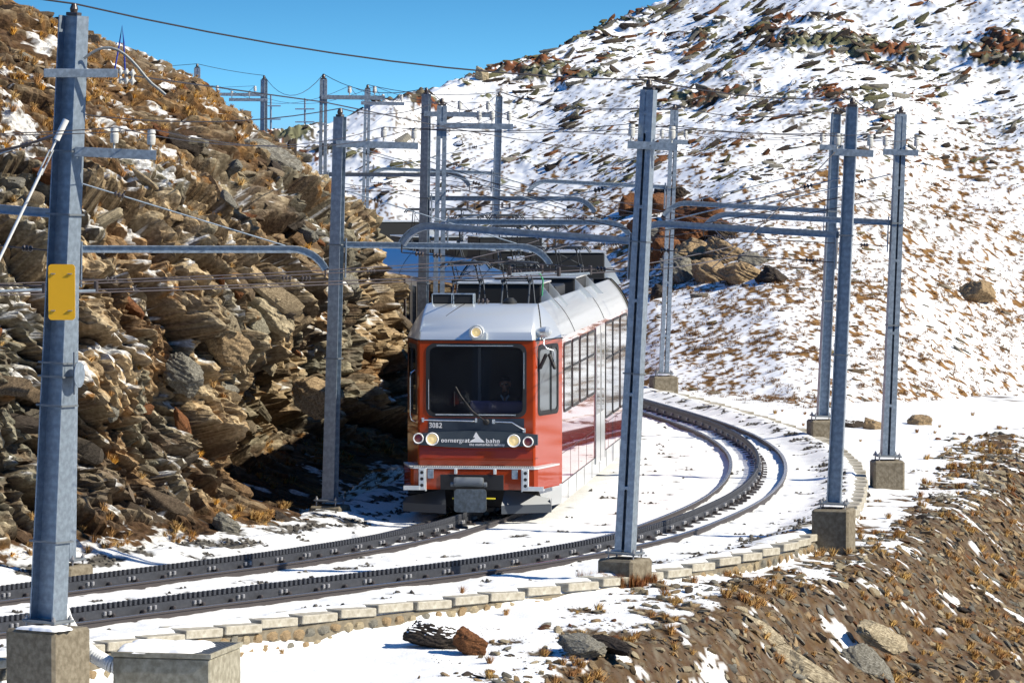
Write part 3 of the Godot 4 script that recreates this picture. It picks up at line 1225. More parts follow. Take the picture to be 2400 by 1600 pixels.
func insulator(mb: MB, at: Vector3, axis := Vector3.UP, s := 1.0):
	mb.lathe([Vector2(0.0, 0.0), Vector2(0.045 * s, 0.0), Vector2(0.05 * s, 0.03 * s), Vector2(0.05 * s, 0.10 * s), Vector2(0.038 * s, 0.115 * s), Vector2(0.05 * s, 0.13 * s), Vector2(0.04 * s, 0.165 * s), Vector2(0.0, 0.17 * s)], at, axis, 10)

func bead_insulator(mb: MB, at: Vector3, axis: Vector3, count := 3, s := 1.0):
	var pr := [Vector2(0.0, 0.0)]
	for i in count:
		var z := i * 0.07 * s
		pr.append_array([Vector2(0.018 * s, z), Vector2(0.05 * s, z + 0.018 * s), Vector2(0.05 * s, z + 0.032 * s), Vector2(0.018 * s, z + 0.05 * s)])
	pr.append(Vector2(0.0, count * 0.07 * s))
	mb.lathe(pr, at, axis, 8)

# spec: x, away, y (foot), top, lean, yaw (turn of the profile), kind "h" or "gap", arm [direction angle, length, height], cross [y, from, to, [insulators]], block
func mast(sp: Dictionary) -> Dictionary:
	var H: float = sp.top - sp.y
	var o := thing("catenary_mast", sp.label, "mast", Vector3(sp.x, sp.y, -sp.away), 0.0, "steel masts of the overhead line")
	o.rotation.z = -sp.lean
	var yaw: float = deg_to_rad(sp.yaw)
	var yb := Basis(Vector3.UP, yaw)
	var sc: float = sp.get("size", 0.9)
	var foot := 0.06
	if sp.kind == "h":
		var a := MB.new()
		a.sweep(rot2(h_profile(0.235 * sc, 0.25 * sc, 0.018), -yaw), [Vector3(0, foot + 0.02, 0), Vector3(0, H, 0)], true, [1.0, 0.8])
		put("profile", a.mesh(), M.galv, o)
	else:
		for s in [-1.0, 1.0]:
			var a := MB.new()
			var g := 0.024 * sc
			var w := 0.135 * sc
			var d := 0.115 * sc
			var k := 0.016
			var poly := [Vector2(w, -d), Vector2(w, d), Vector2(g, d), Vector2(g, d - k), Vector2(w - k, d - k), Vector2(w - k, -d + k), Vector2(g, -d + k), Vector2(g, -d)]
			if s < 0.0:
				for i in 8: poly[i].x = -poly[i].x
				poly.reverse()
			a.sweep(rot2(poly, -yaw), [Vector3(0, foot + 0.02, 0), Vector3(0, H, 0)], true, [1.0, 0.78])
			put("profile", a.mesh(), M.galv, o)
		var y := 1.0
		while y < H:
			var b := MB.new()
			var f: float = lerpf(1.0, 0.78, y / H)
			b.box(yb * Vector3(0, 0, 0) + Vector3(0, y, 0), Vector3(0.10, 0.05, 0.235 * sc * f), 0.004, yb)
			put("batten", b.mesh(), M.galv, o)
			y += 1.35
		var tp := MB.new()
		tp.box(Vector3(0, H - 0.32, 0), Vector3(0.12, 0.62, 0.2 * sc * 0.8), 0.004, yb)
		put("head_plate", tp.mesh(), M.galv, o)
	var bp := MB.new()
	bp.box(Vector3(0, foot, 0), Vector3(0.46, 0.03, 0.42), 0.005, yb)
	put("base_plate", bp.mesh(), M.galv_dark, o)
	for c in [[-1, -1], [1, -1], [1, 1], [-1, 1]]:
		var b := MB.new()
		b.tube([yb * Vector3(c[0] * 0.19, -0.05, c[1] * 0.17), yb * Vector3(c[0] * 0.19, 0.13, c[1] * 0.17)], 0.014, 6)
		b.lathe([Vector2(0, 0), Vector2(0.028, 0), Vector2(0.028, 0.03), Vector2(0, 0.03)], yb * Vector3(c[0] * 0.19, foot + 0.016, c[1] * 0.17), Vector3.UP, 6)
		put("anchor_bolt", b.mesh(), M.bolt, o)
	# head fitting for the wire
	var hd := MB.new()
	hd.box(Vector3(0, H + 0.02, 0), Vector3(0.16, 0.04, 0.10), 0.006, yb)
	hd.lathe([Vector2(0, 0), Vector2(0.04, 0), Vector2(0.05, 0.04), Vector2(0.03, 0.10), Vector2(0, 0.11)], Vector3(0, H + 0.04, 0), Vector3.UP, 8)
	put("head_fitting", hd.mesh(), M.insul, o)
	# clamps
	var cl: Array = sp.get("clamps", [])
	if sp.has("arm"): cl = cl + [sp.arm[2] - sp.y, sp.arm[2] - sp.y - 1.9]
	if sp.has("cross"): cl = cl + [sp.cross[0] - sp.y]
	for cy in cl:
		if cy > H: continue
		var f: float = lerpf(1.0, 0.8, cy / H)
		var b := MB.new()
		var w: float = 0.145 * sc * f
		for e in [[Vector3(0, cy, w), Vector3(2 * w, 0.022, 0.014)], [Vector3(0, cy, -w), Vector3(2 * w, 0.022, 0.014)], [Vector3(w, cy, 0), Vector3(0.014, 0.022, 2 * w)], [Vector3(-w, cy, 0), Vector3(0.014, 0.022, 2 * w)]]:
			b.box(yb * (e[0] as Vector3), e[1], 0.0, yb)
		put("clamp", b.mesh(), M.galv_dark, o)
	var out := {"node": o, "ins": []}
	if sp.has("arm"):
		var an: float = deg_to_rad(sp.arm[0])
		var L: float = sp.arm[1]
		var ay: float = sp.arm[2] - sp.y
		var dir := Vector3(cos(an), 0, -sin(an))
		var r := 0.55
		var pts := [dir * 0.12 + Vector3(0, ay, 0), dir * (L * 0.5) + Vector3(0, ay + 0.02, 0)]
		for k in 9:
			var q := deg_to_rad(62.0 * k / 8.0)
			pts.append(dir * (L - r * 0.88 + r * sin(q)) + Vector3(0, ay + 0.04 - r * (1.0 - cos(q)), 0))
		var a := MB.new()
		a.sweep(h_rot(0.085, 0.105, 0.013), pts)
		put("arm", a.mesh(), M.galv, o)
		var br := MB.new()
		br.box(dir * 0.155 + Vector3(0, ay - 0.22, 0), Vector3(0.02, 0.66, 0.14), 0.003, Basis(Vector3.UP, an))
		put("arm_bracket", br.mesh(), M.galv, o)
		# stay rod from the mast down to the arm
		var s0: Vector3 = Vector3(0, ay + sp.get("stay", 1.0), 0) + dir * 0.14
		var s1: Vector3 = dir * (L * 0.84) + Vector3(0, ay + 0.09, 0)
		var st := MB.new()
		st.tube([s0, s1], 0.011, 5)
		put("stay_rod", st.mesh(), M.galv, o)
		var si := MB.new()
		bead_insulator(si, s0.lerp(s1, 0.16), s1 - s0, 3, 0.8)
		put("stay_insulator", si.mesh(), M.insul, o)
		# tie under the arm with its insulators
		var e0: Vector3 = dir * 0.17 + Vector3(0, ay - 0.44, 0)
		var e1: Vector3 = pts[pts.size() - 1] + Vector3(0, -0.02, 0)
		e1.y = lerpf(e1.y, ay - 0.42, 0.7)
		var ti := MB.new()
		ti.tube([e0, e1], 0.009, 5)
		ti.tube([e1, pts[pts.size() - 1]], 0.012, 5)
		put("tie_wire", ti.mesh(), M.wire, o)
		for f in [0.10, 0.82, 0.9]:
			var b := MB.new()
			bead_insulator(b, e0.lerp(e1, f), e1 - e0, 3, 0.75)
			put("tie_insulator", b.mesh(), M.insul, o)
	if sp.has("cross"):
		var cy: float = sp.cross[0] - sp.y
		var an: float = deg_to_rad(sp.get("cross_turn", 0.0))
		var bs := Basis(Vector3.UP, an)
		var b := MB.new()
		var x0: float = sp.cross[1]
		var x1: float = sp.cross[2]
		b.box(bs * Vector3((x0 + x1) / 2, 0, 0.15 * sc) + Vector3(0, cy, 0), Vector3(x1 - x0, 0.11, 0.012), 0.002, bs)
		b.box(bs * Vector3((x0 + x1) / 2, 0, 0.12 * sc) + Vector3(0, cy + 0.05, 0), Vector3(x1 - x0 - 0.01, 0.012, 0.06), 0.0, bs)
		b.box(bs * Vector3((x0 + x1) / 2, 0, 0.12 * sc) + Vector3(0, cy - 0.05, 0), Vector3(x1 - x0 - 0.01, 0.012, 0.06), 0.0, bs)
		put("cross_arm", b.mesh(), M.galv, o)
		for ix in sp.cross[3]:
			var c := MB.new()
			var at: Vector3 = bs * Vector3(ix, 0, 0.12 * sc) + Vector3(0, cy + 0.05, 0)
			c.tube([at, at + Vector3(0, 0.08, 0)], 0.014, 5)
			insulator(c, at + Vector3(0, 0.07, 0), Vector3.UP, 1.05)
			put("insulator", c.mesh(), M.white_cer, o)
			out.ins.append(o.transform * (at + Vector3(0, 0.25, 0)))
	out.top = o.transform * Vector3(0, H + 0.14, 0)
	if sp.get("block", 0.0) > 0.0:
		var bsz: float = sp.block
		var b := MB.new()
		var depth: float = sp.get("deep", 1.2)
		b.box(Vector3(0, -depth / 2, 0), Vector3(bsz, depth, bsz * 0.95), 0.035)
		var k := put("foundation_block", b.mesh(), M.concrete)
		k.position = Vector3(sp.x, sp.y - 0.02, -sp.away)
		k.rotation.y = deg_to_rad(sp.get("block_turn", 0.0))
		tag(k, sp.block_label, "concrete block", "concrete blocks under the masts")
	return out

func h_rot(b: float, h: float, t: float) -> Array:
	# an I section with its flanges above and below
	return [Vector2(-b/2, -h/2), Vector2(b/2, -h/2), Vector2(b/2, -h/2 + t), Vector2(t/2, -h/2 + t), Vector2(t/2, h/2 - t), Vector2(b/2, h/2 - t), Vector2(b/2, h/2), Vector2(-b/2, h/2), Vector2(-b/2, h/2 - t), Vector2(-t/2, h/2 - t), Vector2(-t/2, -h/2 + t), Vector2(-b/2, -h/2 + t)]

var MA := {}
func build_masts():
	MA.near = mast({"x": -5.46, "away": 51.0, "y": 0.54, "top": 7.70, "lean": 0.047, "yaw": -28.0, "kind": "h", "size": 1.3, "arm": [143.0, 3.6, 5.38], "cross": [6.12, 0.1, 1.05, [0.55, 0.98]], "clamps": [1.0, 2.6, 3.1], "stay": 0.95, "block": 0.74, "block_turn": -33.0,
		"label": "nearest thick mast at the left carrying the yellow plate", "block_label": "large snow capped concrete block under the nearest mast with the yellow plate"})
	MA.hidden = mast({"x": -6.48, "away": 63.0, "y": 0.12, "top": 6.5, "lean": 0.02, "yaw": -20.0, "kind": "h", "arm": [13.0, 3.75, 4.68], "stay": 0.95, "block": 0.6, "block_turn": -33.0,
		"label": "mast hidden behind the yellow plate mast, its arm reaching out before the rock face", "block_label": "small concrete block at the foot of the rocks, half hidden behind the nearest mast"})
	MA.front = mast({"x": 1.63, "away": 62.6, "y": 0.25, "top": 6.98, "lean": 0.05, "yaw": -22.0, "kind": "gap", "size": 0.95, "arm": [153.0, 3.9, 4.80], "cross": [6.18, -0.27, 0.42, [-0.22, 0.36]], "stay": 0.85, "block": 0.60, "block_turn": -35.0,
		"label": "tall slotted mast standing before the train's side, in front of the curve", "block_label": "dark faced concrete block with dry grass in front of the train's side"})
	MA.bend = mast({"x": 5.13, "away": 69.2, "y": 0.42, "top": 6.79, "lean": 0.043, "yaw": -10.0, "kind": "h", "arm": [163.0, 3.5, 4.75], "cross": [6.06, -0.28, 0.36, [-0.22, 0.30]], "stay": 0.9, "block": 0.60, "block_turn": -17.0,
		"label": "middle mast of the three at the right, on the outside of the bend", "block_label": "black fronted concrete block at the sharpest part of the stone coping"})
	MA.right = mast({"x": 7.0, "away": 81.0, "y": 0.33, "top": 6.75, "lean": 0.036, "yaw": 8.0, "kind": "gap", "arm": [172.0, 3.6, 4.73], "cross": [6.04, -0.32, 0.34, [-0.28, 0.30]], "stay": 0.9, "block": 0.58, "block_turn": 4.0,
		"label": "rightmost slotted mast standing out on the snowy shelf", "block_label": "brown stained concrete block farthest right, out on the snowy shelf"})
	MA.back = mast({"x": 6.60, "away": 92.4, "y": 0.36, "top": 6.83, "lean": 0.042, "yaw": 10.0, "kind": "h", "arm": [177.0, 3.55, 4.77], "cross": [6.12, -0.33, 0.18, [-0.28, 0.12]], "stay": 0.9, "block": 0.58, "block_turn": 8.0,
		"label": "thinner mast just behind the middle mast at the right", "block_label": "rust stained concrete block behind the bend, partly hidden by the middle mast"})
	MA.far = mast({"x": 3.84, "away": 110.0, "y": 0.35, "top": 7.05, "lean": 0.039, "yaw": 4.0, "kind": "gap", "arm": [189.0, 3.65, 5.10], "cross": [6.25, -0.37, 0.36, [-0.3, 0.3]], "stay": 0.9, "block": 0.64, "block_turn": 10.0,
		"label": "slotted mast beyond the train's rear, where the empty track comes into view", "block_label": "mossy concrete block beyond the train where the empty track comes into view"})
	MA.e = mast({"x": -0.59, "away": 128.0, "y": 0.4, "top": 7.58, "lean": 0.03, "yaw": 12.0, "kind": "h", "arm": [195.0, 3.8, 5.33], "stay": 0.9,
		"label": "plain mast rising behind the train's roof before the snowy slope"})
	MA.b = mast({"x": -4.80, "away": 140.0, "y": 0.6, "top": 7.95, "lean": 0.022, "yaw": 5.0, "kind": "gap", "cross": [7.5, -0.2, 1.2, [0.5, 1.1]],
		"label": "far slotted mast against the skyline, with white insulators at its head"})
	MA.cave = mast({"x": -3.05, "away": 72.7, "y": 0.18, "top": 6.65, "lean": 0.028, "yaw": 72.0, "kind": "h", "arm": [7.0, 3.6, 4.52], "cross": [6.20, -0.05, 1.32, [0.74, 1.25]], "stay": 0.9, "block": 0.56, "block_turn": -17.0,
		"label": "mast left of the train, its foot in the train's deep shadow", "block_label": "shaded concrete block between the train and the rock face"})
	MA.d = mast({"x": -1.47, "away": 84.0, "y": 0.2, "top": 6.93, "lean": 0.018, "yaw": 2.0, "kind": "gap", "arm": [3.0, 3.7, 4.70], "cross": [6.55, -0.05, 1.38, [0.72, 0.97, 1.3]], "stay": 0.9,
		"label": "slotted mast rising behind the cab roof, right one of the close pair"})
	MA.c = mast({"x": -2.02, "away": 97.0, "y": 0.2, "top": 7.3, "lean": 0.016, "yaw": 75.0, "kind": "h", "arm": [-5.0, 3.8, 4.99], "cross": [6.86, -0.05, 1.42, [0.75, 1.38]], "stay": 0.9,
		"label": "solid mast rising behind the cab roof, left one of the close pair"})
	MA.a = mast({"x": -4.96, "away": 113.0, "y": 0.3, "top": 7.86, "lean": 0.01, "yaw": 0.0, "kind": "gap", "arm": [-12.0, 3.9, 5.40], "cross": [7.4, -0.05, 1.6, [0.68, 1.33]], "stay": 0.9,
		"label": "slotted mast just behind the crest of the rock, reaching into the blue sky"})
	MA.g = mast({"x": -8.6, "away": 150.0, "y": 1.2, "top": 8.4, "lean": 0.01, "yaw": 60.0, "kind": "h", "size": 0.9, "cross": [7.7, -1.2, 0.1, [-1.1, -0.5]],
		"label": "small far mast in the sky above the grassy ridge, right of the farthest one"})
	MA.f = mast({"x": -10.9, "away": 150.0, "y": 1.6, "top": 8.8, "lean": 0.01, "yaw": 0.0, "kind": "gap", "size": 1.0, "cross": [7.9, 0.6, 2.3, [0.7, 2.0]],
		"label": "farthest mast, only its head showing above the grassy ridge"})

# ---------------------------------------------------------------- wires
func sag_line(a: Vector3, b: Vector3, sag: float, n := 10) -> Array:
	var out := []
	for i in n + 1:
		var f := float(i) / n
		out.append(a.lerp(b, f) + Vector3(0, -4.0 * sag * f * (1.0 - f), 0))
	return out

func wire(called: String, pts: Array, r: float, m: Material, label: String, cat: String, group := ""):
	var a := MB.new()
	a.tube(pts, r, 5)
	return tag(put(called, a.mesh(), m), label, cat, group)

func chain(stops: Array, sag: float) -> Array:
	var out := []
	for i in stops.size() - 1:
		var seg := sag_line(stops[i], stops[i + 1], sag * stops[i].distance_to(stops[i + 1]) / 15.0)
		if i > 0: seg.pop_front()
		out.append_array(seg)
	return out

func build_wires():
	# contact wires: chords from mast to mast
	for q in [[false, -0.42, "contact wire over the inner side of the outer track"], [false, 0.42, "contact wire over the outer side of the outer track"], [true, -0.42, "contact wire over the left side of the train"], [true, 0.42, "contact wire over the right side of the train"]]:
		var stops := []
		for aw in ([44.5, 52, 62, 69, 81, 92.4, 110, 128, 147] if not q[0] else [44.5, 52, 61, 71.5, 84, 97, 113, 130, 147]):
			var t := t_of(aw)
			var p: Vector2 = lane(t, -1.0 if q[0] else 0.0) + lerp_at(TN, t) * q[1]
			stops.append(V(p, pl(aw, [[44, 4.42], [60, 4.25], [75, 4.22], [97, 4.5], [113, 4.9], [147, 5.6]])))
		wire("contact_wire", chain(stops, 0.03), 0.009, M.copper, q[2], "overhead wire", "contact wires over the tracks")
	# feeders along the mast heads
	wire("feeder_wire", chain([Vector3(-8.6, 8.55, -45.5), MA.near.top, MA.front.top, MA.bend.top, MA.right.top, MA.back.top, MA.far.top, MA.e.top, MA.b.top], 0.22), 0.011, M.wire, "thick feeder wire slung along the heads of the outer masts", "overhead wire")
	wire("feeder_wire", chain([MA.hidden.top, MA.cave.top, MA.d.top, MA.c.top, MA.a.top, MA.g.top, MA.f.top, Vector3(-22, 9.2, -160)], 0.25), 0.009, M.wire, "feeder wire slung along the heads of the inner masts", "overhead wire")
	wire("feeder_wire", chain([MA.c.top, MA.e.top, MA.far.top], 0.25), 0.010, M.wire, "wire crossing from the inner pair of masts to the outer masts", "overhead wire")
	# pairs of lines on the white insulators
	for k in 2:
		var which: String = ["inner", "outer"][k]
		wire("line_wire", chain([Vector3(-8.0 + k * 0.4, 6.4, -44), MA.near.ins[k], MA.cave.ins[k], MA.d.ins[k + 1], MA.c.ins[k], MA.a.ins[k], MA.g.ins[k], MA.f.ins[k], Vector3(-20, 9, -170)], 0.18), 0.0065, M.wire, "thin line wire on the %s insulators of the left cross arms" % which, "overhead wire", "line wires on insulators")
		wire("line_wire", chain([MA.cave.ins[k], MA.front.ins[k], MA.bend.ins[k], MA.right.ins[k]], 0.12), 0.0065, M.wire, "thin wire from the left cross arm to the right masts' %s insulators" % which, "overhead wire", "line wires on insulators")
		wire("line_wire", chain([MA.right.ins[k], MA.back.ins[k], MA.far.ins[k], MA.d.ins[k]], 0.15), 0.0065, M.wire, "thin line wire on the %s insulators of the masts behind the bend" % which, "overhead wire", "line wires on insulators")
		wire("line_wire", chain([MA.a.ins[k], MA.b.ins[k], Vector3(-6 + k, 8.2, -175)], 0.2), 0.0065, M.wire, "thin line wire on the %s insulators of the far mast on the skyline" % which, "overhead wire", "line wires on insulators")
	# pull-off spans across the curve
	var spans := [
		[MA.bend.node.position + Vector3(0.2, 4.95, 0), Vector3(0.35, 4.35, -76.5), "pull-off span from the middle mast at right down to the train's wires"],
		[MA.right.node.position + Vector3(0.15, 4.9, 0), Vector3(2.1, 4.3, -84.0), "pull-off span from the rightmost mast down to the train's wires"],
		[MA.back.node.position + Vector3(0.1, 4.9, 0), Vector3(1.3, 4.5, -97.0), "pull-off span from the thin mast behind the bend"],
		[MA.bend.node.position + Vector3(0.1, 5.75, 0), Vector3(3.05, 4.30, -66.5), "steep jumper wire from the middle mast at right to the section insulator"],
		[MA.c.node.position + Vector3(0.2, 5.6, 0), Vector3(2.6, 4.5, -92.0), "pull-off span from the left one of the close masts"],
		[MA.d.node.position + Vector3(0.2, 5.2, 0), Vector3(3.4, 4.4, -79.0), "pull-off span from the right one of the close masts"],
		[MA.a.node.position + Vector3(0.2, 5.9, 0), Vector3(0.8, 5.0, -106.0), "pull-off span from the mast behind the crest of the rock"]]
	for s in spans:
		wire("span_wire", sag_line(s[0], s[1], 0.06, 6), 0.009, M.wire, s[2], "overhead wire", "pull-off spans across the curve")
	# section insulators hung in the contact wires
	for q in [[65.6, 0, "section insulator in the contact wires right of the front slotted mast"], [56.5, 0, "section insulator in the contact wires before the rock face"], [104.0, 1, "section insulator in the wires high above the rear of the train"]]:
		var t := t_of(q[0])
		var p := lane(t, -float(q[1]))
		var tg := lerp_at(TT, t)
		var n := lerp_at(TN, t)
		var y := pl(q[0], [[44, 4.42], [60, 4.25], [75, 4.22], [97, 4.5], [113, 4.9]])
		var o := thing("section_insulator", q[2], "insulator", V(p, y), 0.0, "section insulators in the wires")
		var bs := Basis(Vector3(n.x, 0, -n.y), Vector3.UP, Vector3(-tg.x, 0, tg.y))
		for s in [-0.42, 0.42]:
			var a := MB.new()
			a.box(bs * Vector3(s, 0.0, 0), Vector3(0.03, 0.035, 0.95), 0.004, bs)
			put("runner", a.mesh(), M.galv, o)
			for e in [-0.5, 0.5]:
				var b := MB.new()
				b.box(bs * Vector3(s, 0.05, e), Vector3(0.05, 0.14, 0.05), 0.008, bs)
				put("end_clamp", b.mesh(), M.insul, o)
		var c := MB.new()
		c.tube([bs * Vector3(-0.42, 0.08, 0.5), bs * Vector3(0.42, 0.08, 0.5)], 0.012, 5)
		put("cross_tie", c.mesh(), M.wire, o)

# ---------------------------------------------------------------- the train
func map3(loop: Array, f: Callable) -> Array:
	var out := []
	for p in loop: out.append(f.call(p))
	return out

# side window made of a rubber frame and a pane, on the side wall x = s * 1.31
func side_window(o: Node3D, s: float, z0: float, z1: float, y0: float, y1: float, m: Material, half := true, called := "window"):
	var x := 1.312 * s
	var fr := MB.new()
	var outer := rrect(z0, y0, z1, y1, 0.09, 4)
	var inner := rrect(z0 + 0.045, y0 + 0.045, z1 - 0.045, y1 - 0.045, 0.06, 4)
	fr.ring(map3(outer, func(p): return Vector3(x + 0.012 * s, p.y, -p.x)), map3(inner, func(p): return Vector3(x + 0.012 * s, p.y, -p.x)), Vector3(s, 0, 0))
	fr.ring(map3(outer, func(p): return Vector3(x - 0.01 * s, p.y, -p.x)), map3(outer, func(p): return Vector3(x + 0.012 * s, p.y, -p.x)), Vector3(0, 1, 0))
	var w := put(called, fr.mesh(), M.rubber, o)
	var pn := MB.new()
	pn.fan(map3(inner, func(p): return Vector3(x + 0.006 * s, p.y, -p.x)), Vector3(s, 0, 0))
	put("pane", pn.mesh(), m, w)
	if half:
		var hb := MB.new()
		hb.box(Vector3(x + 0.012 * s, lerpf(y0, y1, 0.62), -(z0 + z1) / 2), Vector3(0.012, 0.035, z1 - z0 - 0.09), 0.003)
		put("transom", hb.mesh(), M.rubber, w)

func roof_curve(f: float) -> Vector2:   # f 0..1 from the cantrail (half width, height) to the roof edge
	var a := deg_to_rad(90.0 * f)
	return Vector2(0.93 + 0.38 * (0.35 * cos(a) + 0.65 * (1.0 - f)), 2.95 + 0.57 * (0.3 * sin(a) + 0.7 * f))

func pantograph(o: Node3D, z: float, xs: Array, head_y: float):
	# two collectors side by side, each on two thin folding arms
	for c in xs:
		var p := MB.new()
		for s in [-0.23, 0.23]:
			var x: float = c + s
			p.tube([Vector3(x, 3.42, z + 0.15), Vector3(x - 0.02, 3.86, z - 0.35)], 0.017, 6)
			p.tube([Vector3(x + 0.10, 3.42, z - 0.10), Vector3(x + 0.02, 3.88, z - 0.42)], 0.011, 5)
			p.lathe([Vector2(0, -0.04), Vector2(0.035, -0.03), Vector2(0.035, 0.03), Vector2(0, 0.04)], Vector3(x - 0.02, 3.86, z - 0.35), Vector3.RIGHT, 8)
		p.tube([Vector3(c - 0.25, 3.86, z - 0.35), Vector3(c + 0.25, 3.86, z - 0.35)], 0.013, 6)
		var w := put("pantograph", p.mesh(), M.plow, o)
		var q := MB.new()
		for s in [-0.20, 0.20]:
			var x: float = c + s
			q.tube([Vector3(x - 0.02, 3.86, z - 0.35), Vector3(x - 0.03, head_y - 0.05, z + 0.05)], 0.013, 6)
			q.tube([Vector3(x + 0.05, 3.86, z - 0.38), Vector3(x + 0.03, head_y - 0.08, z + 0.02)], 0.008, 5)
			q.lathe([Vector2(0, 0), Vector2(0.03, 0.01), Vector2(0.03, 0.05), Vector2(0, 0.06)], Vector3(x - 0.03, head_y - 0.08, z + 0.05), Vector3.UP, 8)
		q.tube([Vector3(c - 0.2, 3.9, z - 0.33), Vector3(c + 0.2, head_y - 0.12, z + 0.02)], 0.007, 5)
		q.tube([Vector3(c + 0.2, 3.9, z - 0.33), Vector3(c - 0.2, head_y - 0.12, z + 0.02)], 0.007, 5)
		put("upper_arm", q.mesh(), M.plow, w)
		var h := MB.new()
		for dz in [-0.12, 0.16]:
			h.tube([Vector3(c - 0.44, head_y - 0.10, z + dz), Vector3(c - 0.36, head_y - 0.01, z + dz), Vector3(c - 0.28, head_y, z + dz), Vector3(c + 0.28, head_y, z + dz), Vector3(c + 0.36, head_y - 0.01, z + dz), Vector3(c + 0.44, head_y - 0.10, z + dz)], 0.018, 6)
		h.box(Vector3(c, head_y - 0.03, z + 0.02), Vector3(0.6, 0.03, 0.05), 0.005)
		for s in [-0.26, 0.26]: h.box(Vector3(c + s, head_y - 0.035, z + 0.02), Vector3(0.05, 0.05, 0.36), 0.01)
		put("collector_head", h.mesh(), M.plow, w)

func roof_box(o: Node3D, at: Vector3, size: Vector3, called := "roof_cabinet", top := true):
	var b := MB.new()
	b.box(at + Vector3(0, size.y / 2, 0), size, 0.02)
	var w := put(called, b.mesh(), M.deck, o)
	if top:
		var t := MB.new()
		t.box(at + Vector3(0, size.y + 0.02, 0), Vector3(size.x + 0.06, 0.035, size.z + 0.04), 0.008)
		put("lid", t.mesh(), M.silver, w)
		for gz in [size.z / 2 - 0.03, -size.z / 2 + 0.03]:
			var g := MB.new()
			g.plate([Vector2(0, 0), Vector2(0.34, 0), Vector2(0, size.y)], -0.02, 0.02, at + Vector3(size.x / 2, 0, gz))
			put("gusset", g.mesh(), M.silver, w)
	return w

# body of a car without its nose, from z = za (front end) to zb; low = low entrance windows
func car_body(o: Node3D, za: float, zb: float, windows: Array, doors: Array):
	var hw := 1.31
	for s in [-1.0, 1.0]:
		var a := MB.new()
		a.quad(Vector3(s * hw, 0.50, za), Vector3(s * hw, 2.95, za), Vector3(s * hw, 2.95, zb), Vector3(s * hw, 0.50, zb), Vector3(s, 0, 0))
		put("side_panel", a.mesh(), M.red_side, o)
		var ps := MB.new()
		var zz: float = za - 1.45
		while zz > zb + 0.5:
			ps.box(Vector3(s * (hw + 0.001), 0.75, zz), Vector3(0.004, 0.5, 0.008))
			ps.box(Vector3(s * (hw + 0.001), 0.33, zz + 0.4), Vector3(0.004, 0.32, 0.010))
			zz -= 1.45
		ps.box(Vector3(s * (hw + 0.001), 1.0, (za + zb) / 2), Vector3(0.004, 0.008, za - zb - 0.1))
		ps.box(Vector3(s * (hw + 0.002), 0.498, (za + zb) / 2), Vector3(0.006, 0.014, za - zb - 0.02))
		put("panel_seam", ps.mesh(), M.rubber, o)
		var b := MB.new()
		b.quad(Vector3(s * (hw - 0.005), 0.16, za), Vector3(s * hw, 0.497, za), Vector3(s * hw, 0.497, zb), Vector3(s * (hw - 0.005), 0.16, zb), Vector3(s, 0, 0))
		put("skirt", b.mesh(), M.silver, o)
		for w in windows:
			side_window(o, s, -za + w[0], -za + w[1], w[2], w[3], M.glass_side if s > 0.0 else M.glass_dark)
		for d in doors:
			var dr := MB.new()
			dr.box(Vector3(s * (hw + 0.004), 1.62, za - (d[0] + d[1]) / 2), Vector3(0.02, 2.5, d[1] - d[0]), 0.006)
			var w := put("door", dr.mesh(), M.silver, o)
			for k in 2:
				var l := lerpf(d[0], d[1], 0.5 * k)
				var r := lerpf(d[0], d[1], 0.5 * k + 0.5)
				var gl := MB.new()
				gl.box(Vector3(s * (hw + 0.016), 2.0, za - (l + r) / 2), Vector3(0.008, 1.45, (r - l) * 0.62), 0.003)
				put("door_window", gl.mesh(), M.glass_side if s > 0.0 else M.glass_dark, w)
			var sl := MB.new()
			for e in [d[0], (d[0] + d[1]) / 2, d[1]]:
				sl.box(Vector3(s * (hw + 0.016), 1.62, za - e), Vector3(0.006, 2.48, 0.018))
			put("door_seal", sl.mesh(), M.rubber, w)
	var e := MB.new()
	for z in [za, zb]:
		if z == 0.0: continue
		e.quad(Vector3(-hw + 0.01, 0.3, z), Vector3(hw - 0.01, 0.3, z), Vector3(hw - 0.01, 2.95, z), Vector3(-hw + 0.01, 2.95, z), Vector3(0, 0, 1 if z == za else -1))
	e.quad(Vector3(-hw + 0.02, 0.34, za), Vector3(hw - 0.02, 0.34, za), Vector3(hw - 0.02, 0.34, zb), Vector3(-hw + 0.02, 0.34, zb), Vector3.DOWN)
	put("end_wall", e.mesh(), M.black, o)

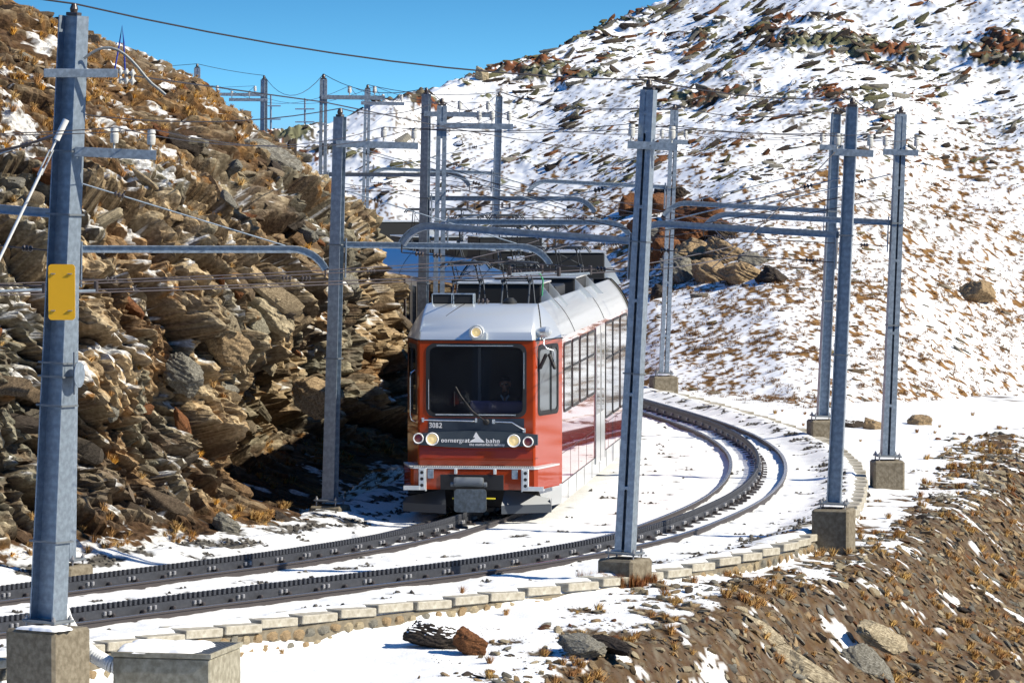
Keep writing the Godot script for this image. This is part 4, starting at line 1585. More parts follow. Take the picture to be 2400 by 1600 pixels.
func car_roof(o: Node3D, za: float, zb: float, f_end := true):
	var n := 8
	for s in [-1.0, 1.0]:
		var a := MB.new()
		for i in n:
			var p := roof_curve(float(i) / n)
			var q := roof_curve(float(i + 1) / n)
			var n1 := Vector3(s * 1.0, 0.45, 0).lerp(Vector3(s * 0.8, 0.8, 0), float(i) / n).normalized()
			var n2 := Vector3(s * 1.0, 0.45, 0).lerp(Vector3(s * 0.8, 0.8, 0), float(i + 1) / n).normalized()
			a.tri(Vector3(s * p.x, p.y, za), Vector3(s * q.x, q.y, za), Vector3(s * q.x, q.y, zb), n1, n2, n2)
			a.tri(Vector3(s * p.x, p.y, za), Vector3(s * q.x, q.y, zb), Vector3(s * p.x, p.y, zb), n1, n2, n1)
		a.quad(Vector3(s * 0.93, 3.52, za), Vector3(s * 0.90, 3.52, za), Vector3(s * 0.90, 3.52, zb), Vector3(s * 0.93, 3.52, zb), Vector3.UP)
		a.quad(Vector3(s * 0.90, 3.52, za), Vector3(s * 0.90, 3.38, za), Vector3(s * 0.90, 3.38, zb), Vector3(s * 0.90, 3.52, zb), Vector3(-s, 0, 0))
		put("roof_side", a.mesh(), M.silver, o)
		# thin seams across the curved side
		var sm_ := MB.new()
		var z: float = za - 2.2
		while z > zb + 0.5:
			var pts := []
			for i in n + 1:
				var p := roof_curve(float(i) / n)
				pts.append(Vector3(s * (p.x + 0.002), p.y + 0.002, z))
			sm_.tube(pts, 0.006, 4)
			z -= 5.6
		put("roof_seam", sm_.mesh(), M.black, o)
	var d := MB.new()
	d.quad(Vector3(-0.90, 3.38, za), Vector3(0.90, 3.38, za), Vector3(0.90, 3.38, zb), Vector3(-0.90, 3.38, zb), Vector3.UP)
	put("roof_deck", d.mesh(), M.deck, o)
	if f_end:
		var poly := [Vector2(-1.31, 2.95)]
		for i in n + 1: poly.append(Vector2(-roof_curve(float(i) / n).x, roof_curve(float(i) / n).y))
		for i in range(n, -1, -1): poly.append(Vector2(roof_curve(float(i) / n).x, roof_curve(float(i) / n).y))
		var c := MB.new()
		for z in [zb + 0.02]:
			c.fan(map3(poly, func(p): return Vector3(p.x * 1.004, p.y + 0.004, z)), Vector3(0, 0, -1))
		put("roof_end", c.mesh(), M.black, o)
		var rim := MB.new()
		var pts := []
		for p in poly: pts.append(Vector3(p.x * 1.006, p.y + 0.006, zb + 0.03))
		rim.tube(pts, 0.02, 5)
		put("gangway_rim", rim.mesh(), M.rubber, o)

func lamp_ring(o: Node3D, called: String, at: Vector3, r: float, m: Material, house := 0.06):
	var a := MB.new()
	a.lathe([Vector2(r, -house), Vector2(r, 0.012), Vector2(r * 0.94, 0.02), Vector2(r * 0.78, 0.012), Vector2(r * 0.76, -0.01)], at, Vector3(0, 0, 1), 28)
	var w := put(called, a.mesh(), M.white_paint, o)
	var b := MB.new()
	b.lathe([Vector2(r * 0.77, -0.012), Vector2(r * 0.5, 0.004), Vector2(r * 0.2, 0.010), Vector2(0.0, 0.011)], at, Vector3(0, 0, 1), 28)
	put("lens", b.mesh(), m, w)
	return w

func text_mesh(s: String, size: float, font_name: String, weight: int, italic: bool, depth := 0.004) -> TextMesh:
	var t := TextMesh.new()
	var f := SystemFont.new()
	f.font_names = PackedStringArray([font_name])
	f.font_weight = weight
	f.font_italic = italic
	t.font = f
	t.text = s
	t.font_size = 64
	t.pixel_size = size / 64.0
	t.depth = depth
	t.curve_step = 1.0
	t.horizontal_alignment = HORIZONTAL_ALIGNMENT_LEFT
	return t

func build_train():
	var th := deg_to_rad(6.4)
	var o := thing("train_car", "red and silver leading railcar of the train with its driver's cab", "train car", Vector3(-0.593, 0, -72.0), -th, "cars of the train")
	var L := 14.3
	var nz := -1.2     # where the nose ends
	car_body(o, nz, -L, [[0.28, 1.56, 1.67, 2.84], [1.72, 2.92, 1.67, 2.84], [3.1, 4.35, 1.67, 2.84], [4.5, 5.85, 1.67, 2.84], [8.05, 9.45, 1.08, 2.88], [9.6, 11.0, 1.08, 2.88], [11.2, 12.7, 1.08, 2.88]], [[6.0, 7.85]])
	car_roof(o, nz - 0.0, -L)
	# ---- the nose: front wall with the windscreen opening
	var fw := 0.945
	var y0 := 0.87
	var y1 := 2.95
	var ws := [-0.825, 1.69, 0.825, 2.88]
	var hole := rrect(ws[0], ws[1], ws[2], ws[3], 0.13, 6)
	var outer := to_rect(hole, -fw, 1.25, fw, y1, ws[0], ws[1], ws[2], ws[3])
	var f := MB.new()
	f.ring(map3(outer, func(p): return Vector3(p.x, p.y, 0)), map3(hole, func(p): return Vector3(p.x, p.y, 0)), Vector3(0, 0, 1))
	f.ring(map3(hole, func(p): return Vector3(p.x, p.y, 0)), map3(hole, func(p): return Vector3(p.x, p.y, -0.05)), Vector3(0, 0, 1))
	# lower front, bulging a little
	var rows := [[1.25, 0.0], [1.12, 0.035], [1.0, 0.045], [0.9, 0.03], [0.84, 0.0]]
	for i in 4:
		f.quad(Vector3(-fw, rows[i][0], rows[i][1]), Vector3(fw, rows[i][0], rows[i][1]), Vector3(fw, rows[i + 1][0], rows[i + 1][1]), Vector3(-fw, rows[i + 1][0], rows[i + 1][1]), Vector3(0, 0.2 - 0.2 * i, 1))
	put("front_wall", f.mesh(), M.red, o)
	# rounded corner posts and slanted cheeks
	var cheek_p := [Vector2(0.945, 0.0), Vector2(0.968, -0.012), Vector2(0.985, -0.045), Vector2(1.31, nz)]
	for s in [-1.0, 1.0]:
		var a := MB.new()
		for i in 2:
			a.quad(Vector3(s * cheek_p[i].x, 0.84, cheek_p[i].y), Vector3(s * cheek_p[i].x, y1, cheek_p[i].y), Vector3(s * cheek_p[i + 1].x, y1, cheek_p[i + 1].y), Vector3(s * cheek_p[i + 1].x, 0.84, cheek_p[i + 1].y), Vector3(s * (0.3 + 0.4 * i), 0, 1))
		var A := Vector3(s * 0.985, 0, -0.045)
		var B := Vector3(s * 1.31, 0, nz)
		var ch := func(p): return A.lerp(B, p.x) + Vector3(0, p.y, 0)
		var h2 := rrect(0.10, 1.72, 0.84, 2.84, 0.09, 6)
		var o2 := to_rect(h2, 0.0, 0.50, 1.0, y1, 0.10, 1.72, 0.84, 2.84)
		var out := Vector3(s * 1.2, 0, 0.33)
		a.ring(map3(o2, ch), map3(h2, ch), out)
		put("cab_cheek", a.mesh(), M.red, o)
		var off := out.normalized()
		var fr := MB.new()
		var hi := rrect(0.14, 1.77, 0.80, 2.79, 0.07, 6)
		fr.ring(map3(h2, func(p): return ch.call(p) + off * 0.012), map3(hi, func(p): return ch.call(p) + off * 0.012), out)
		fr.ring(map3(rrect(0.075, 1.69, 0.865, 2.87, 0.09, 6), func(p): return ch.call(p) + off * 0.003), map3(h2, func(p): return ch.call(p) + off * 0.012), out)
		fr.box(ch.call(Vector2(0.56, 2.28)) + off * 0.004, Vector3(0.02, 1.1, 0.03), 0.0, Basis(Vector3.UP, atan2(out.x, out.z)))
		var cw := put("cab_side_window", fr.mesh(), M.rubber, o)
		var pn := MB.new()
		pn.fan(map3(hi, ch), out)
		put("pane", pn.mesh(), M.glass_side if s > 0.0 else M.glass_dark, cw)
		if s > 0.0:
			var sk := MB.new()
			sk.quad(A + Vector3(0.12, 0.16, -0.4), Vector3(1.305, 0.16, nz), Vector3(1.31, 0.497, nz), A + Vector3(0.02, 0.497, -0.1), out)
			put("corner_skirt", sk.mesh(), M.silver, o)
	# windscreen frame and pane, dark panel below
	var wf := MB.new()
	var win_in := rrect(ws[0] + 0.05, ws[1] + 0.05, ws[2] - 0.05, ws[3] - 0.05, 0.10, 6)
	wf.ring(map3(rrect(ws[0] - 0.015, ws[1] - 0.015, ws[2] + 0.015, ws[3] + 0.015, 0.14, 6), func(p): return Vector3(p.x, p.y, 0.008)), map3(win_in, func(p): return Vector3(p.x, p.y, 0.012)), Vector3(0, 0, 1))
	var wsn := put("windscreen", wf.mesh(), M.rubber, o)
	var wp := MB.new()
	wp.fan(map3(win_in, func(p): return Vector3(p.x, p.y, 0.004)), Vector3(0, 0, 1))
	put("pane", wp.mesh(), M.pane, wsn)
	var tr := MB.new()
	var bright := [[-0.66, 2.858, 0.62, 2.864], [-0.68, 1.712, -0.05, 1.722], [0.02, 1.712, 0.66, 1.722]]
	for b in bright: tr.box(Vector3((b[0] + b[2]) / 2, (b[1] + b[3]) / 2, 0.014), Vector3(b[2] - b[0], b[3] - b[1] + 0.006, 0.008))
	tr.box(Vector3(-0.792, 2.05, 0.014), Vector3(0.010, 0.5, 0.008))
	tr.box(Vector3(0.797, 2.45, 0.014), Vector3(0.010, 0.6, 0.008))
	put("frame_trim", tr.mesh(), M.chrome, wsn)
	var dp := MB.new()
	dp.quad(Vector3(-0.80, 1.25, 0.004), Vector3(0.80, 1.25, 0.004), Vector3(0.80, 1.66, 0.004), Vector3(-0.80, 1.66, 0.004), Vector3(0, 0, 1))
	put("dark_panel", dp.mesh(), M.navy, o)
	# name band, a lens shaped plate with lamps
	var bp := []
	for i in 25:
		var u := -1.0 + 2.0 * i / 24.0
		bp.append(Vector2(u * 1.03, 1.31 + 0.085 + 0.055 * (1.0 - u * u)))
	for i in 25:
		var u := 1.0 - 2.0 * i / 24.0
		bp.append(Vector2(u * 1.03, 1.31 - 0.085 - 0.055 * (1.0 - u * u)))
	var bd := MB.new()
	bd.plate(bp, -0.02, 0.075)
	var band := put("name_band", bd.mesh(), M.band, o)
	put_text(band, "letters", text_mesh("oornergrat", 0.092, "Droid Sans", 800, true), Vector3(-0.58, 1.292, 0.078), 0.475, M.white_paint)
	put_text(band, "letters", text_mesh("bahn", 0.092, "Droid Sans", 800, true), Vector3(0.165, 1.288, 0.078), 0.225, M.white_paint)
	put_text(band, "letters", text_mesh("the matterhorn railway", 0.056, "Droid Sans", 800, true), Vector3(-0.107, 1.226, 0.078), 0.59, M.white_paint)
	# the peak emblem between the words
	var pk := MB.new()
	pk.plate([Vector2(-0.100, 1.264), Vector2(0.155, 1.264), Vector2(0.120, 1.299), Vector2(0.080, 1.329), Vector2(0.050, 1.369), Vector2(0.025, 1.409), Vector2(0.010, 1.436), Vector2(-0.007, 1.416), Vector2(-0.025, 1.379), Vector2(-0.045, 1.344), Vector2(-0.020, 1.349), Vector2(-0.013, 1.329), Vector2(-0.055, 1.309), Vector2(-0.085, 1.289)], 0.074, 0.079)
	var em := put("peak_emblem", pk.mesh(), M.white_paint, band)
	lamp_ring(o, "tail_lamp", Vector3(-0.955, 1.325, 0.10), 0.088, M.red_lens)
	lamp_ring(o, "headlight", Vector3(-0.725, 1.315, 0.10), 0.108, M.lens)
	lamp_ring(o, "headlight", Vector3(0.635, 1.295, 0.10), 0.108, M.lens)
	lamp_ring(o, "tail_lamp", Vector3(0.875, 1.28, 0.10), 0.088, M.red_lens)
	put_text(o, "fleet_number", text_mesh("3082", 0.118, "Droid Sans", 600, false), Vector3(-0.79, 1.535, 0.008), 0.215, M.white_paint)
	# grab rails
	var gr := MB.new()
	gr.tube([Vector3(-0.88, 1.63, 0.02), Vector3(-0.87, 1.63, 0.07), Vector3(-0.05, 1.615, 0.07), Vector3(-0.03, 1.615, 0.02)], 0.012, 8)
	for x in [-0.89, 0.0]: gr.box(Vector3(x, 1.625, 0.015), Vector3(0.04, 0.075, 0.02), 0.004)
	put("grab_rail", gr.mesh(), M.chrome, o)
	var gr2 := MB.new()
	gr2.tube([Vector3(0.31, 1.605, 0.02), Vector3(0.33, 1.605, 0.07), Vector3(0.60, 1.60, 0.07), Vector3(0.78, 1.49, 0.06), Vector3(0.80, 1.47, 0.02)], 0.012, 8)
	for p in [Vector3(0.29, 1.605, 0.015), Vector3(0.80, 1.46, 0.015)]: gr2.box(p, Vector3(0.05, 0.075, 0.02), 0.004)
	put("grab_rail", gr2.mesh(), M.chrome, o)
	var gr3 := MB.new()
	gr3.tube([Vector3(-1.04, 2.44, -0.12), Vector3(-1.10, 2.40, -0.06), Vector3(-1.11, 2.32, -0.05), Vector3(-1.11, 1.70, -0.05), Vector3(-1.09, 1.62, -0.06), Vector3(-1.03, 1.59, -0.12)], 0.013, 8)
	put("grab_rail", gr3.mesh(), M.chrome, o)
	# wiper
	var wi := MB.new()
	wi.lathe([Vector2(0, -0.02), Vector2(0.05, -0.01), Vector2(0.055, 0.02), Vector2(0.03, 0.05), Vector2(0, 0.055)], Vector3(0.17, 1.60, 0.02), Vector3(0, 0, 1), 12)
	wi.tube([Vector3(0.17, 1.60, 0.05), Vector3(-0.06, 1.78, 0.05), Vector3(-0.25, 2.02, 0.035)], 0.012, 5)
	wi.tube([Vector3(-0.34, 2.18, 0.03), Vector3(-0.16, 1.86, 0.03)], 0.012, 4)
	wi.tube([Vector3(-0.36, 1.86, 0.03), Vector3(-0.36, 2.1, 0.03)], 0.006, 4)
	put("wiper", wi.mesh(), M.black, o)
	# ---- silver brow over the cab
	var a := MB.new()
	var n := 10
	var loops := []
	for i in n + 1:
		var q := float(i) / n
		var rc := roof_curve(q)
		var front := -0.72 * pow(q, 1.8)
		var fh := 0.985 - 0.055 * q
		var soft := 0.05
		loops.append([Vector3(-rc.x, rc.y, nz), Vector3(-fh, rc.y, front - soft), Vector3(-fh + 0.05, rc.y, front), Vector3(fh - 0.05, rc.y, front), Vector3(fh, rc.y, front - soft), Vector3(rc.x, rc.y, nz)])
	for i in n:
		for j in 5:
			a.quad(loops[i][j], loops[i][j + 1], loops[i + 1][j + 1], loops[i + 1][j], Vector3((j - 2.0) * 0.8, 0.6, 1.0 if j > 0 and j < 4 else 0.3))
	a.fan([loops[n][0], loops[n][1], loops[n][2], loops[n][3], loops[n][4], loops[n][5]], Vector3.UP)
	var brow := put("brow", smooth(a, 40.0), M.silver, o)
	var ed := MB.new()
	ed.tube([loops[0][0] + Vector3(-0.003, -0.004, 0), loops[0][1] + Vector3(-0.003, -0.004, 0), loops[0][2] + Vector3(0, -0.004, 0.003), loops[0][3] + Vector3(0, -0.004, 0.003), loops[0][4] + Vector3(0.003, -0.004, 0), loops[0][5] + Vector3(0.003, -0.004, 0)], 0.011, 5)
	put("drip_edge", ed.mesh(), M.black, brow)
	for s in [-1.0, 1.0]:
		var sp := []
		for i in n + 1:
			var l: Array = loops[i]
			sp.append((l[4] as Vector3).lerp(l[5], 0.22 + 0.1 * float(i) / n) * Vector3(s, 1, 1) + Vector3(s * 0.004, 0.004, 0.002) if s > 0.0 else (l[1] as Vector3).lerp(l[2], 0.5).lerp((l[3] as Vector3), 0.35 * pow(float(i) / n, 1.0)) + Vector3(0, 0.003, 0.004))
		if s < 0.0: sp = sp.slice(6)
		var se := MB.new()
		se.tube(sp, 0.010, 4)
		put("seam", se.mesh(), M.black, brow)
	# marker lamp on the brow
	var mh := MB.new()
	mh.lathe([Vector2(0.125, -0.35), Vector2(0.125, 0.0), Vector2(0.118, 0.012), Vector2(0.10, 0.012), Vector2(0.098, -0.01)], Vector3(0.01, 3.085, 0.07), Vector3(0, 0, 1), 28)
	mh.box(Vector3(0.06, 3.02, -0.06), Vector3(0.25, 0.13, 0.24), 0.01)
	put("lamp_housing", mh.mesh(), M.silver, o)
	lamp_ring(o, "brow_lamp", Vector3(0.01, 3.085, 0.085), 0.092, M.lens, 0.02)
	# mirror arm and mirrors at the right cheek
	var mr := MB.new()
	mr.lathe([Vector2(0, -0.12), Vector2(0.07, -0.09), Vector2(0.09, 0.0), Vector2(0.085, 0.10), Vector2(0.05, 0.15), Vector2(0, 0.16)], Vector3(1.09, 3.08, -0.15), Vector3(0.9, 0.12, 0.4), 16)
	mr.tube([Vector3(1.12, 3.02, -0.12), Vector3(1.12, 2.88, -0.06), Vector3(1.17, 2.82, -0.05), Vector3(1.27, 2.78, -0.12), Vector3(1.29, 2.72, -0.12), Vector3(1.29, 2.60, -0.12)], 0.014, 6)
	var mir := put("mirror_arm", mr.mesh(), M.silver, o)
	for q in [[1.10, -24.0], [1.25, 22.0]]:
		var b := MB.new()
		b.box(Vector3(q[0], 2.60, -0.13), Vector3(0.06, 0.28, 0.06), 0.02, Basis(Vector3(0, 0, 1), deg_to_rad(q[1])))
		put("mirror", b.mesh(), M.black, mir)
	# ---- bumper: grating tread, red apron, brackets, steps
	var zb := 0.33
	var foot := [Vector3(-1.31, 0, -0.75), Vector3(-1.06, 0, zb - 0.05), Vector3(-1.0, 0, zb), Vector3(1.0, 0, zb), Vector3(1.06, 0, zb - 0.05), Vector3(1.31, 0, -0.75)]
	var ap := MB.new()
	for i in 5:
		ap.quad(foot[i] + Vector3(0, 0.50, 0), foot[i + 1] + Vector3(0, 0.50, 0), foot[i + 1] + Vector3(0, 0.835, 0), foot[i] + Vector3(0, 0.835, 0), Vector3((i - 2.0), 0, 1.2))
	put("apron", ap.mesh(), M.red, o)
	var notch := MB.new()
	notch.box(Vector3(-0.03, 0.62, zb + 0.004), Vector3(1.05, 0.25, 0.02), 0.004)
	put("coupler_recess", notch.mesh(), M.black, o)
	var tread := MB.new()
	tread.plate(map3(foot, func(p): return Vector2(p.x * 1.004, p.z + 0.01)), 0.0, 0.028, Vector3(0, 0.868, 0), Basis(Vector3(1, 0, 0), Vector3(0, 0, 1), Vector3(0, -1, 0)))
	var td := put("tread", tread.mesh(), M.galv_light, o)
	var teeth := MB.new()
	var x := -1.0
	while x < 1.0:
		teeth.box(Vector3(x, 0.877, zb - 0.02), Vector3(0.016, 0.018, 0.06), 0.0, Basis(Vector3(0, 0, 1), 0.5))
		x += 0.036
	tag(put("tread_teeth", teeth.mesh(), M.galv_dark, td), "", "", "", "stuff")
	for s in [-1.0, 1.0]:
		var b := MB.new()
		b.box(Vector3(s * 0.86, 0.665, zb + 0.03), Vector3(0.115, 0.36, 0.03), 0.012)
		b.box(Vector3(s * 0.86 - s * 0.06, 0.66, zb - 0.02), Vector3(0.02, 0.38, 0.12), 0.004)
		var br := put("step_bracket", b.mesh(), M.galv_light, o)
		for k in 3:
			var h := MB.new()
			h.lathe([Vector2(0, 0.0), Vector2(0.028, 0.0), Vector2(0.028, -0.01)], Vector3(s * 0.86, 0.78 - k * 0.105, zb + 0.047), Vector3(0, 0, 1), 14)
			put("bracket_hole", h.mesh(), M.black, br)
		var st := MB.new()
		st.box(Vector3(s * 1.03, 0.50, zb - 0.02), Vector3(0.27, 0.025, 0.16), 0.004)
		st.box(Vector3(s * 1.03, 0.525, zb + 0.055), Vector3(0.27, 0.07, 0.014), 0.003)
		put("step", st.mesh(), M.galv_light, o)
		var lk := MB.new()
		lk.box(Vector3(s * 0.70 - 0.02, 0.755, zb + 0.012), Vector3(0.10, 0.15, 0.02), 0.006)
		put("socket_plate", lk.mesh(), M.galv, o)
	for px in [-0.30, 0.35]:
		var b := MB.new()
		b.box(Vector3(px, 0.80, zb + 0.016), Vector3(0.05, 0.09, 0.03), 0.006)
		put("latch", b.mesh(), M.galv_light, o)
	# coupler
	var cp := MB.new()
	cp.lathe([Vector2(0, -0.24), Vector2(0.075, -0.24), Vector2(0.082, -0.20), Vector2(0.082, 0.20), Vector2(0.075, 0.24), Vector2(0, 0.24)], Vector3(-0.06, 0.64, zb + 0.20), Vector3.RIGHT, 18)
	for s in [-1.0, 1.0]: cp.lathe([Vector2(0, 0), Vector2(0.04, 0), Vector2(0.04, 0.05), Vector2(0, 0.05)], Vector3(-0.06 + s * 0.25, 0.60, zb + 0.2), Vector3(s, 0, 0), 10)
	var cn := put("coupler_roll", cp.mesh(), M.galv_dark, o)
	var bf := MB.new()
	bf.plate(rrect(-0.29, 0.15, 0.24, 0.53, 0.05, 5), zb + 0.26, zb + 0.31)
	var bpl := put("buffer_plate", bf.mesh(), M.steel_plate, o)
	var hb := MB.new()
	hb.box(Vector3(0.30, 0.37, zb + 0.20), Vector3(0.16, 0.025, 0.025), 0.004)
	hb.box(Vector3(-0.31, 0.37, zb + 0.20), Vector3(0.05, 0.025, 0.025), 0.004)
	put("release_handle", hb.mesh(), M.yellow_paint, bpl)
	var shank := MB.new()
	shank.box(Vector3(-0.03, 0.40, zb - 0.15), Vector3(0.22, 0.22, 0.8), 0.02)
	put("coupler_shank", shank.mesh(), M.black, o)
	# snow ploughs at both rails
	for s in [-1.0, 1.0]:
		var p := MB.new()
		var xi: float = s * 0.46
		var xo: float = s * 1.24
		p.quad(Vector3(xi, 0.10, zb + 0.02), Vector3(xo, 0.10, zb - 0.42), Vector3(xo, 0.24, zb - 0.42), Vector3(xi, 0.24, zb + 0.02), Vector3(s * 0.3, 0.0, 1))
		p.quad(Vector3(xi, 0.24, zb + 0.02), Vector3(xo, 0.24, zb - 0.42), Vector3(xo - s * 0.03, 0.33, zb - 0.50), Vector3(xi + s * 0.04, 0.50, zb - 0.14), Vector3(s * 0.3, 0.6, 1))
		p.quad(Vector3(xo, 0.10, zb - 0.42), Vector3(xo, 0.33, zb - 0.42), Vector3(xo, 0.33, zb - 0.50), Vector3(xo, 0.10, zb - 0.50), Vector3(s, 0, 0))
		put("snow_plough", p.mesh(), M.plow, o)
	# dark underside with wheels
	var un := MB.new()
	un.box(Vector3(0, 0.33, 0), Vector3(1.9, 0.42, 3.2), 0.02)
	for z in [-2.3, -11.8]: put("bogie", un.mesh(), M.black, o).position.z = z
	for z in [-1.2, -3.0, -10.8, -12.7]:
		for s in [-1.0, 1.0]:
			var wh := MB.new()
			wh.lathe([Vector2(0, -0.04), Vector2(0.33, -0.04), Vector2(0.33, 0.04), Vector2(0.10, 0.05), Vector2(0, 0.05)], Vector3(s * 0.53, 0.335, z), Vector3(s, 0, 0), 20)
			put("wheel", wh.mesh(), M.galv_dark, o)
	# cab inside
	var cab := MB.new()
	cab.quad(Vector3(-1.2, 0.9, -1.5), Vector3(1.2, 0.9, -1.5), Vector3(1.2, 2.94, -1.5), Vector3(-1.2, 2.94, -1.5), Vector3(0, 0, 1))
	cab.quad(Vector3(-1.0, 1.0, -0.02), Vector3(1.0, 1.0, -0.02), Vector3(1.2, 1.0, -1.5), Vector3(-1.2, 1.0, -1.5), Vector3.UP)
	cab.quad(Vector3(-0.97, 2.93, -0.06), Vector3(0.97, 2.93, -0.06), Vector3(1.2, 2.93, -1.5), Vector3(-1.2, 2.93, -1.5), Vector3.DOWN)
	put("cab_lining", cab.mesh(), M.black, o)
	var cd := MB.new()
	cd.box(Vector3(0.34, 1.83, -0.16), Vector3(0.92, 0.22, 0.10), 0.02)
	put("console", cd.mesh(), M.blue_panel, o)
	var cpil := MB.new()
	cpil.box(Vector3(-0.04, 2.3, -0.8), Vector3(0.05, 1.1, 0.05), 0.01)
	cpil.box(Vector3(-0.05, 1.90, -0.3), Vector3(0.5, 0.02, 0.12), 0.004)
	put("cab_post", cpil.mesh(), M.galv_dark, o)
	var cwin := MB.new()
	cwin.plate(rrect(-0.60, 1.80, -0.08, 2.80, 0.06, 4), -1.49, -1.47)
	put("rear_pane", cwin.mesh(), M.glass_side, o)
	# roof equipment
	for bx in [-0.68, -0.32]:
		var b := MB.new()
		b.box(Vector3(bx, 3.60, -0.98), Vector3(0.32, 0.15, 0.28), 0.02)
		var w := put("resistor_box", b.mesh(), M.deck, o)
		var r := MB.new()
		for e in [-0.165, 0.165]: r.box(Vector3(bx + e, 3.60, -0.98), Vector3(0.02, 0.16, 0.30), 0.006)
		r.box(Vector3(bx, 3.682, -0.98), Vector3(0.34, 0.014, 0.30), 0.004)
		put("frame", r.mesh(), M.galv, w)
	var sig := MB.new()
	bead_insulator(sig, Vector3(-0.10, 3.56, -0.98), Vector3.RIGHT, 3, 1.0)
	put("bushing", sig.mesh(), M.insul, o)
	var ho := MB.new()
	ho.lathe([Vector2(0.0, 0), Vector2(0.12, 0.0), Vector2(0.12, 0.06), Vector2(0.06, 0.12), Vector2(0, 0.12)], Vector3(0.45, 3.50, -0.98), Vector3.UP, 8)
	put("horn_cover", ho.mesh(), M.deck, o)
	roof_box(o, Vector3(0.05, 3.38, -3.6), Vector3(1.45, 0.40, 1.4))
	roof_box(o, Vector3(0.15, 3.38, -6.0), Vector3(1.3, 0.30, 1.6), "cooling_unit", false)
	roof_box(o, Vector3(0.1, 3.38, -9.2), Vector3(1.5, 0.34, 2.2), "roof_cabinet", true)
	roof_box(o, Vector3(0.55, 3.38, -11.9), Vector3(0.5, 0.22, 0.9), "roof_duct", false)
	roof_box(o, Vector3(-0.4, 3.38, -12.4), Vector3(0.7, 0.28, 1.2), "roof_cabinet", true)
	pantograph(o, -2.0, [-0.42, 0.43], 4.19)
	pantograph(o, -11.0, [-0.42, 0.43], 4.24)
	var gc := MB.new()
	gc.tube([Vector3(0.78, 4.02, -2.0), Vector3(0.86, 3.98, -2.0), Vector3(0.90, 3.88, -2.02), Vector3(0.88, 3.62, -2.05)], 0.014, 6)
	put("green_cable", gc.mesh(), M.green_cable, o)
	build_driver(o)
	# ---- the cars behind
	rear_car("second car of the train, close behind the leading railcar", Vector3(1.06, 0, -86.75), deg_to_rad(4.2), 14.0, false)
	rear_car("third car of the train, its roof rising behind the front pantographs", Vector3(0.0, 0, -101.3), deg_to_rad(11.3), 14.0, true)
	rear_car("last car of the train in sight, passing behind the rock face", Vector3(-2.85, 0.1, -115.6), deg_to_rad(16.0), 14.0, false)
	# lamps give a little light of their own
	for p in [Vector3(-0.725, 1.315, 0.16), Vector3(0.635, 1.295, 0.16), Vector3(0.01, 3.085, 0.13)]:
		var l := SpotLight3D.new()
		l.name = "headlight_beam"
		l.light_energy = 0.05
		l.light_color = Color(1.0, 0.85, 0.55)
		l.light_size = 0.08
		l.spot_range = 40.0
		l.spot_angle = 30.0
		l.spot_attenuation = 2.0
		l.shadow_enabled = true
		o.add_child(l, true)
		l.position = p
		l.rotation.y = PI

func put_text(parent: Node, called: String, t: TextMesh, at: Vector3, width: float, m: Material):
	var w := put(called, t, m, parent)
	w.position = at + Vector3(0, 0, 0.001)
	var sz := t.get_aabb().size
	if sz.x > 0.01: w.scale = Vector3(width / sz.x, 1.0, 1.0)
	return w

func smooth(a: MB, _deg: float) -> ArrayMesh:
	# shared normals where points meet at a small angle
	var acc := {}
	for i in a.v.size():
		var k := (a.v[i] * 500.0).round()
		if not acc.has(k): acc[k] = []
		acc[k].append(i)
	var lim := cos(deg_to_rad(_deg))
	var nn := a.n.duplicate()
	for k in acc:
		for i in acc[k]:
			var s := Vector3.ZERO
			for j in acc[k]:
				if a.n[i].dot(a.n[j]) > lim: s += a.n[j]
			nn[i] = s.normalized()
	a.n = nn
	return a.mesh()

func rear_car(label: String, at: Vector3, turn: float, L: float, panto: bool):
	var o := thing("train_car", label, "train car", at, turn, "cars of the train")
	car_body(o, -0.05, -L, [[0.6, 1.9, 1.1, 2.88], [2.05, 3.4, 1.1, 2.88], [3.55, 4.9, 1.1, 2.88], [7.0, 8.3, 1.5, 2.86], [8.45, 9.75, 1.5, 2.86], [9.9, 11.2, 1.5, 2.86], [11.4, 12.8, 1.5, 2.86]], [[5.1, 6.8]])
	car_roof(o, -0.05, -L)
	var un := MB.new()
	un.box(Vector3(0, 0.33, 0), Vector3(1.9, 0.42, 3.2), 0.02)
	for z in [-2.3, -11.4]: put("bogie", un.mesh(), M.black, o).position.z = z
	roof_box(o, Vector3(0.1, 3.38, -1.4), Vector3(1.5, 0.62, 1.5))
	roof_box(o, Vector3(-0.1, 3.38, -4.2), Vector3(1.3, 0.40, 2.0), "cooling_unit", true)
	roof_box(o, Vector3(0.2, 3.38, -7.4), Vector3(1.2, 0.34, 1.8), "roof_cabinet", true)
	roof_box(o, Vector3(0.0, 3.38, -11.2), Vector3(1.5, 0.42, 2.2), "roof_cabinet", true)
	if panto:
		pantograph(o, -2.9, [-0.42, 0.43], 4.5)
		pantograph(o, -9.6, [-0.42, 0.43], 4.55)
	else:
		pantograph(o, -9.4, [-0.42, 0.43], 4.4)

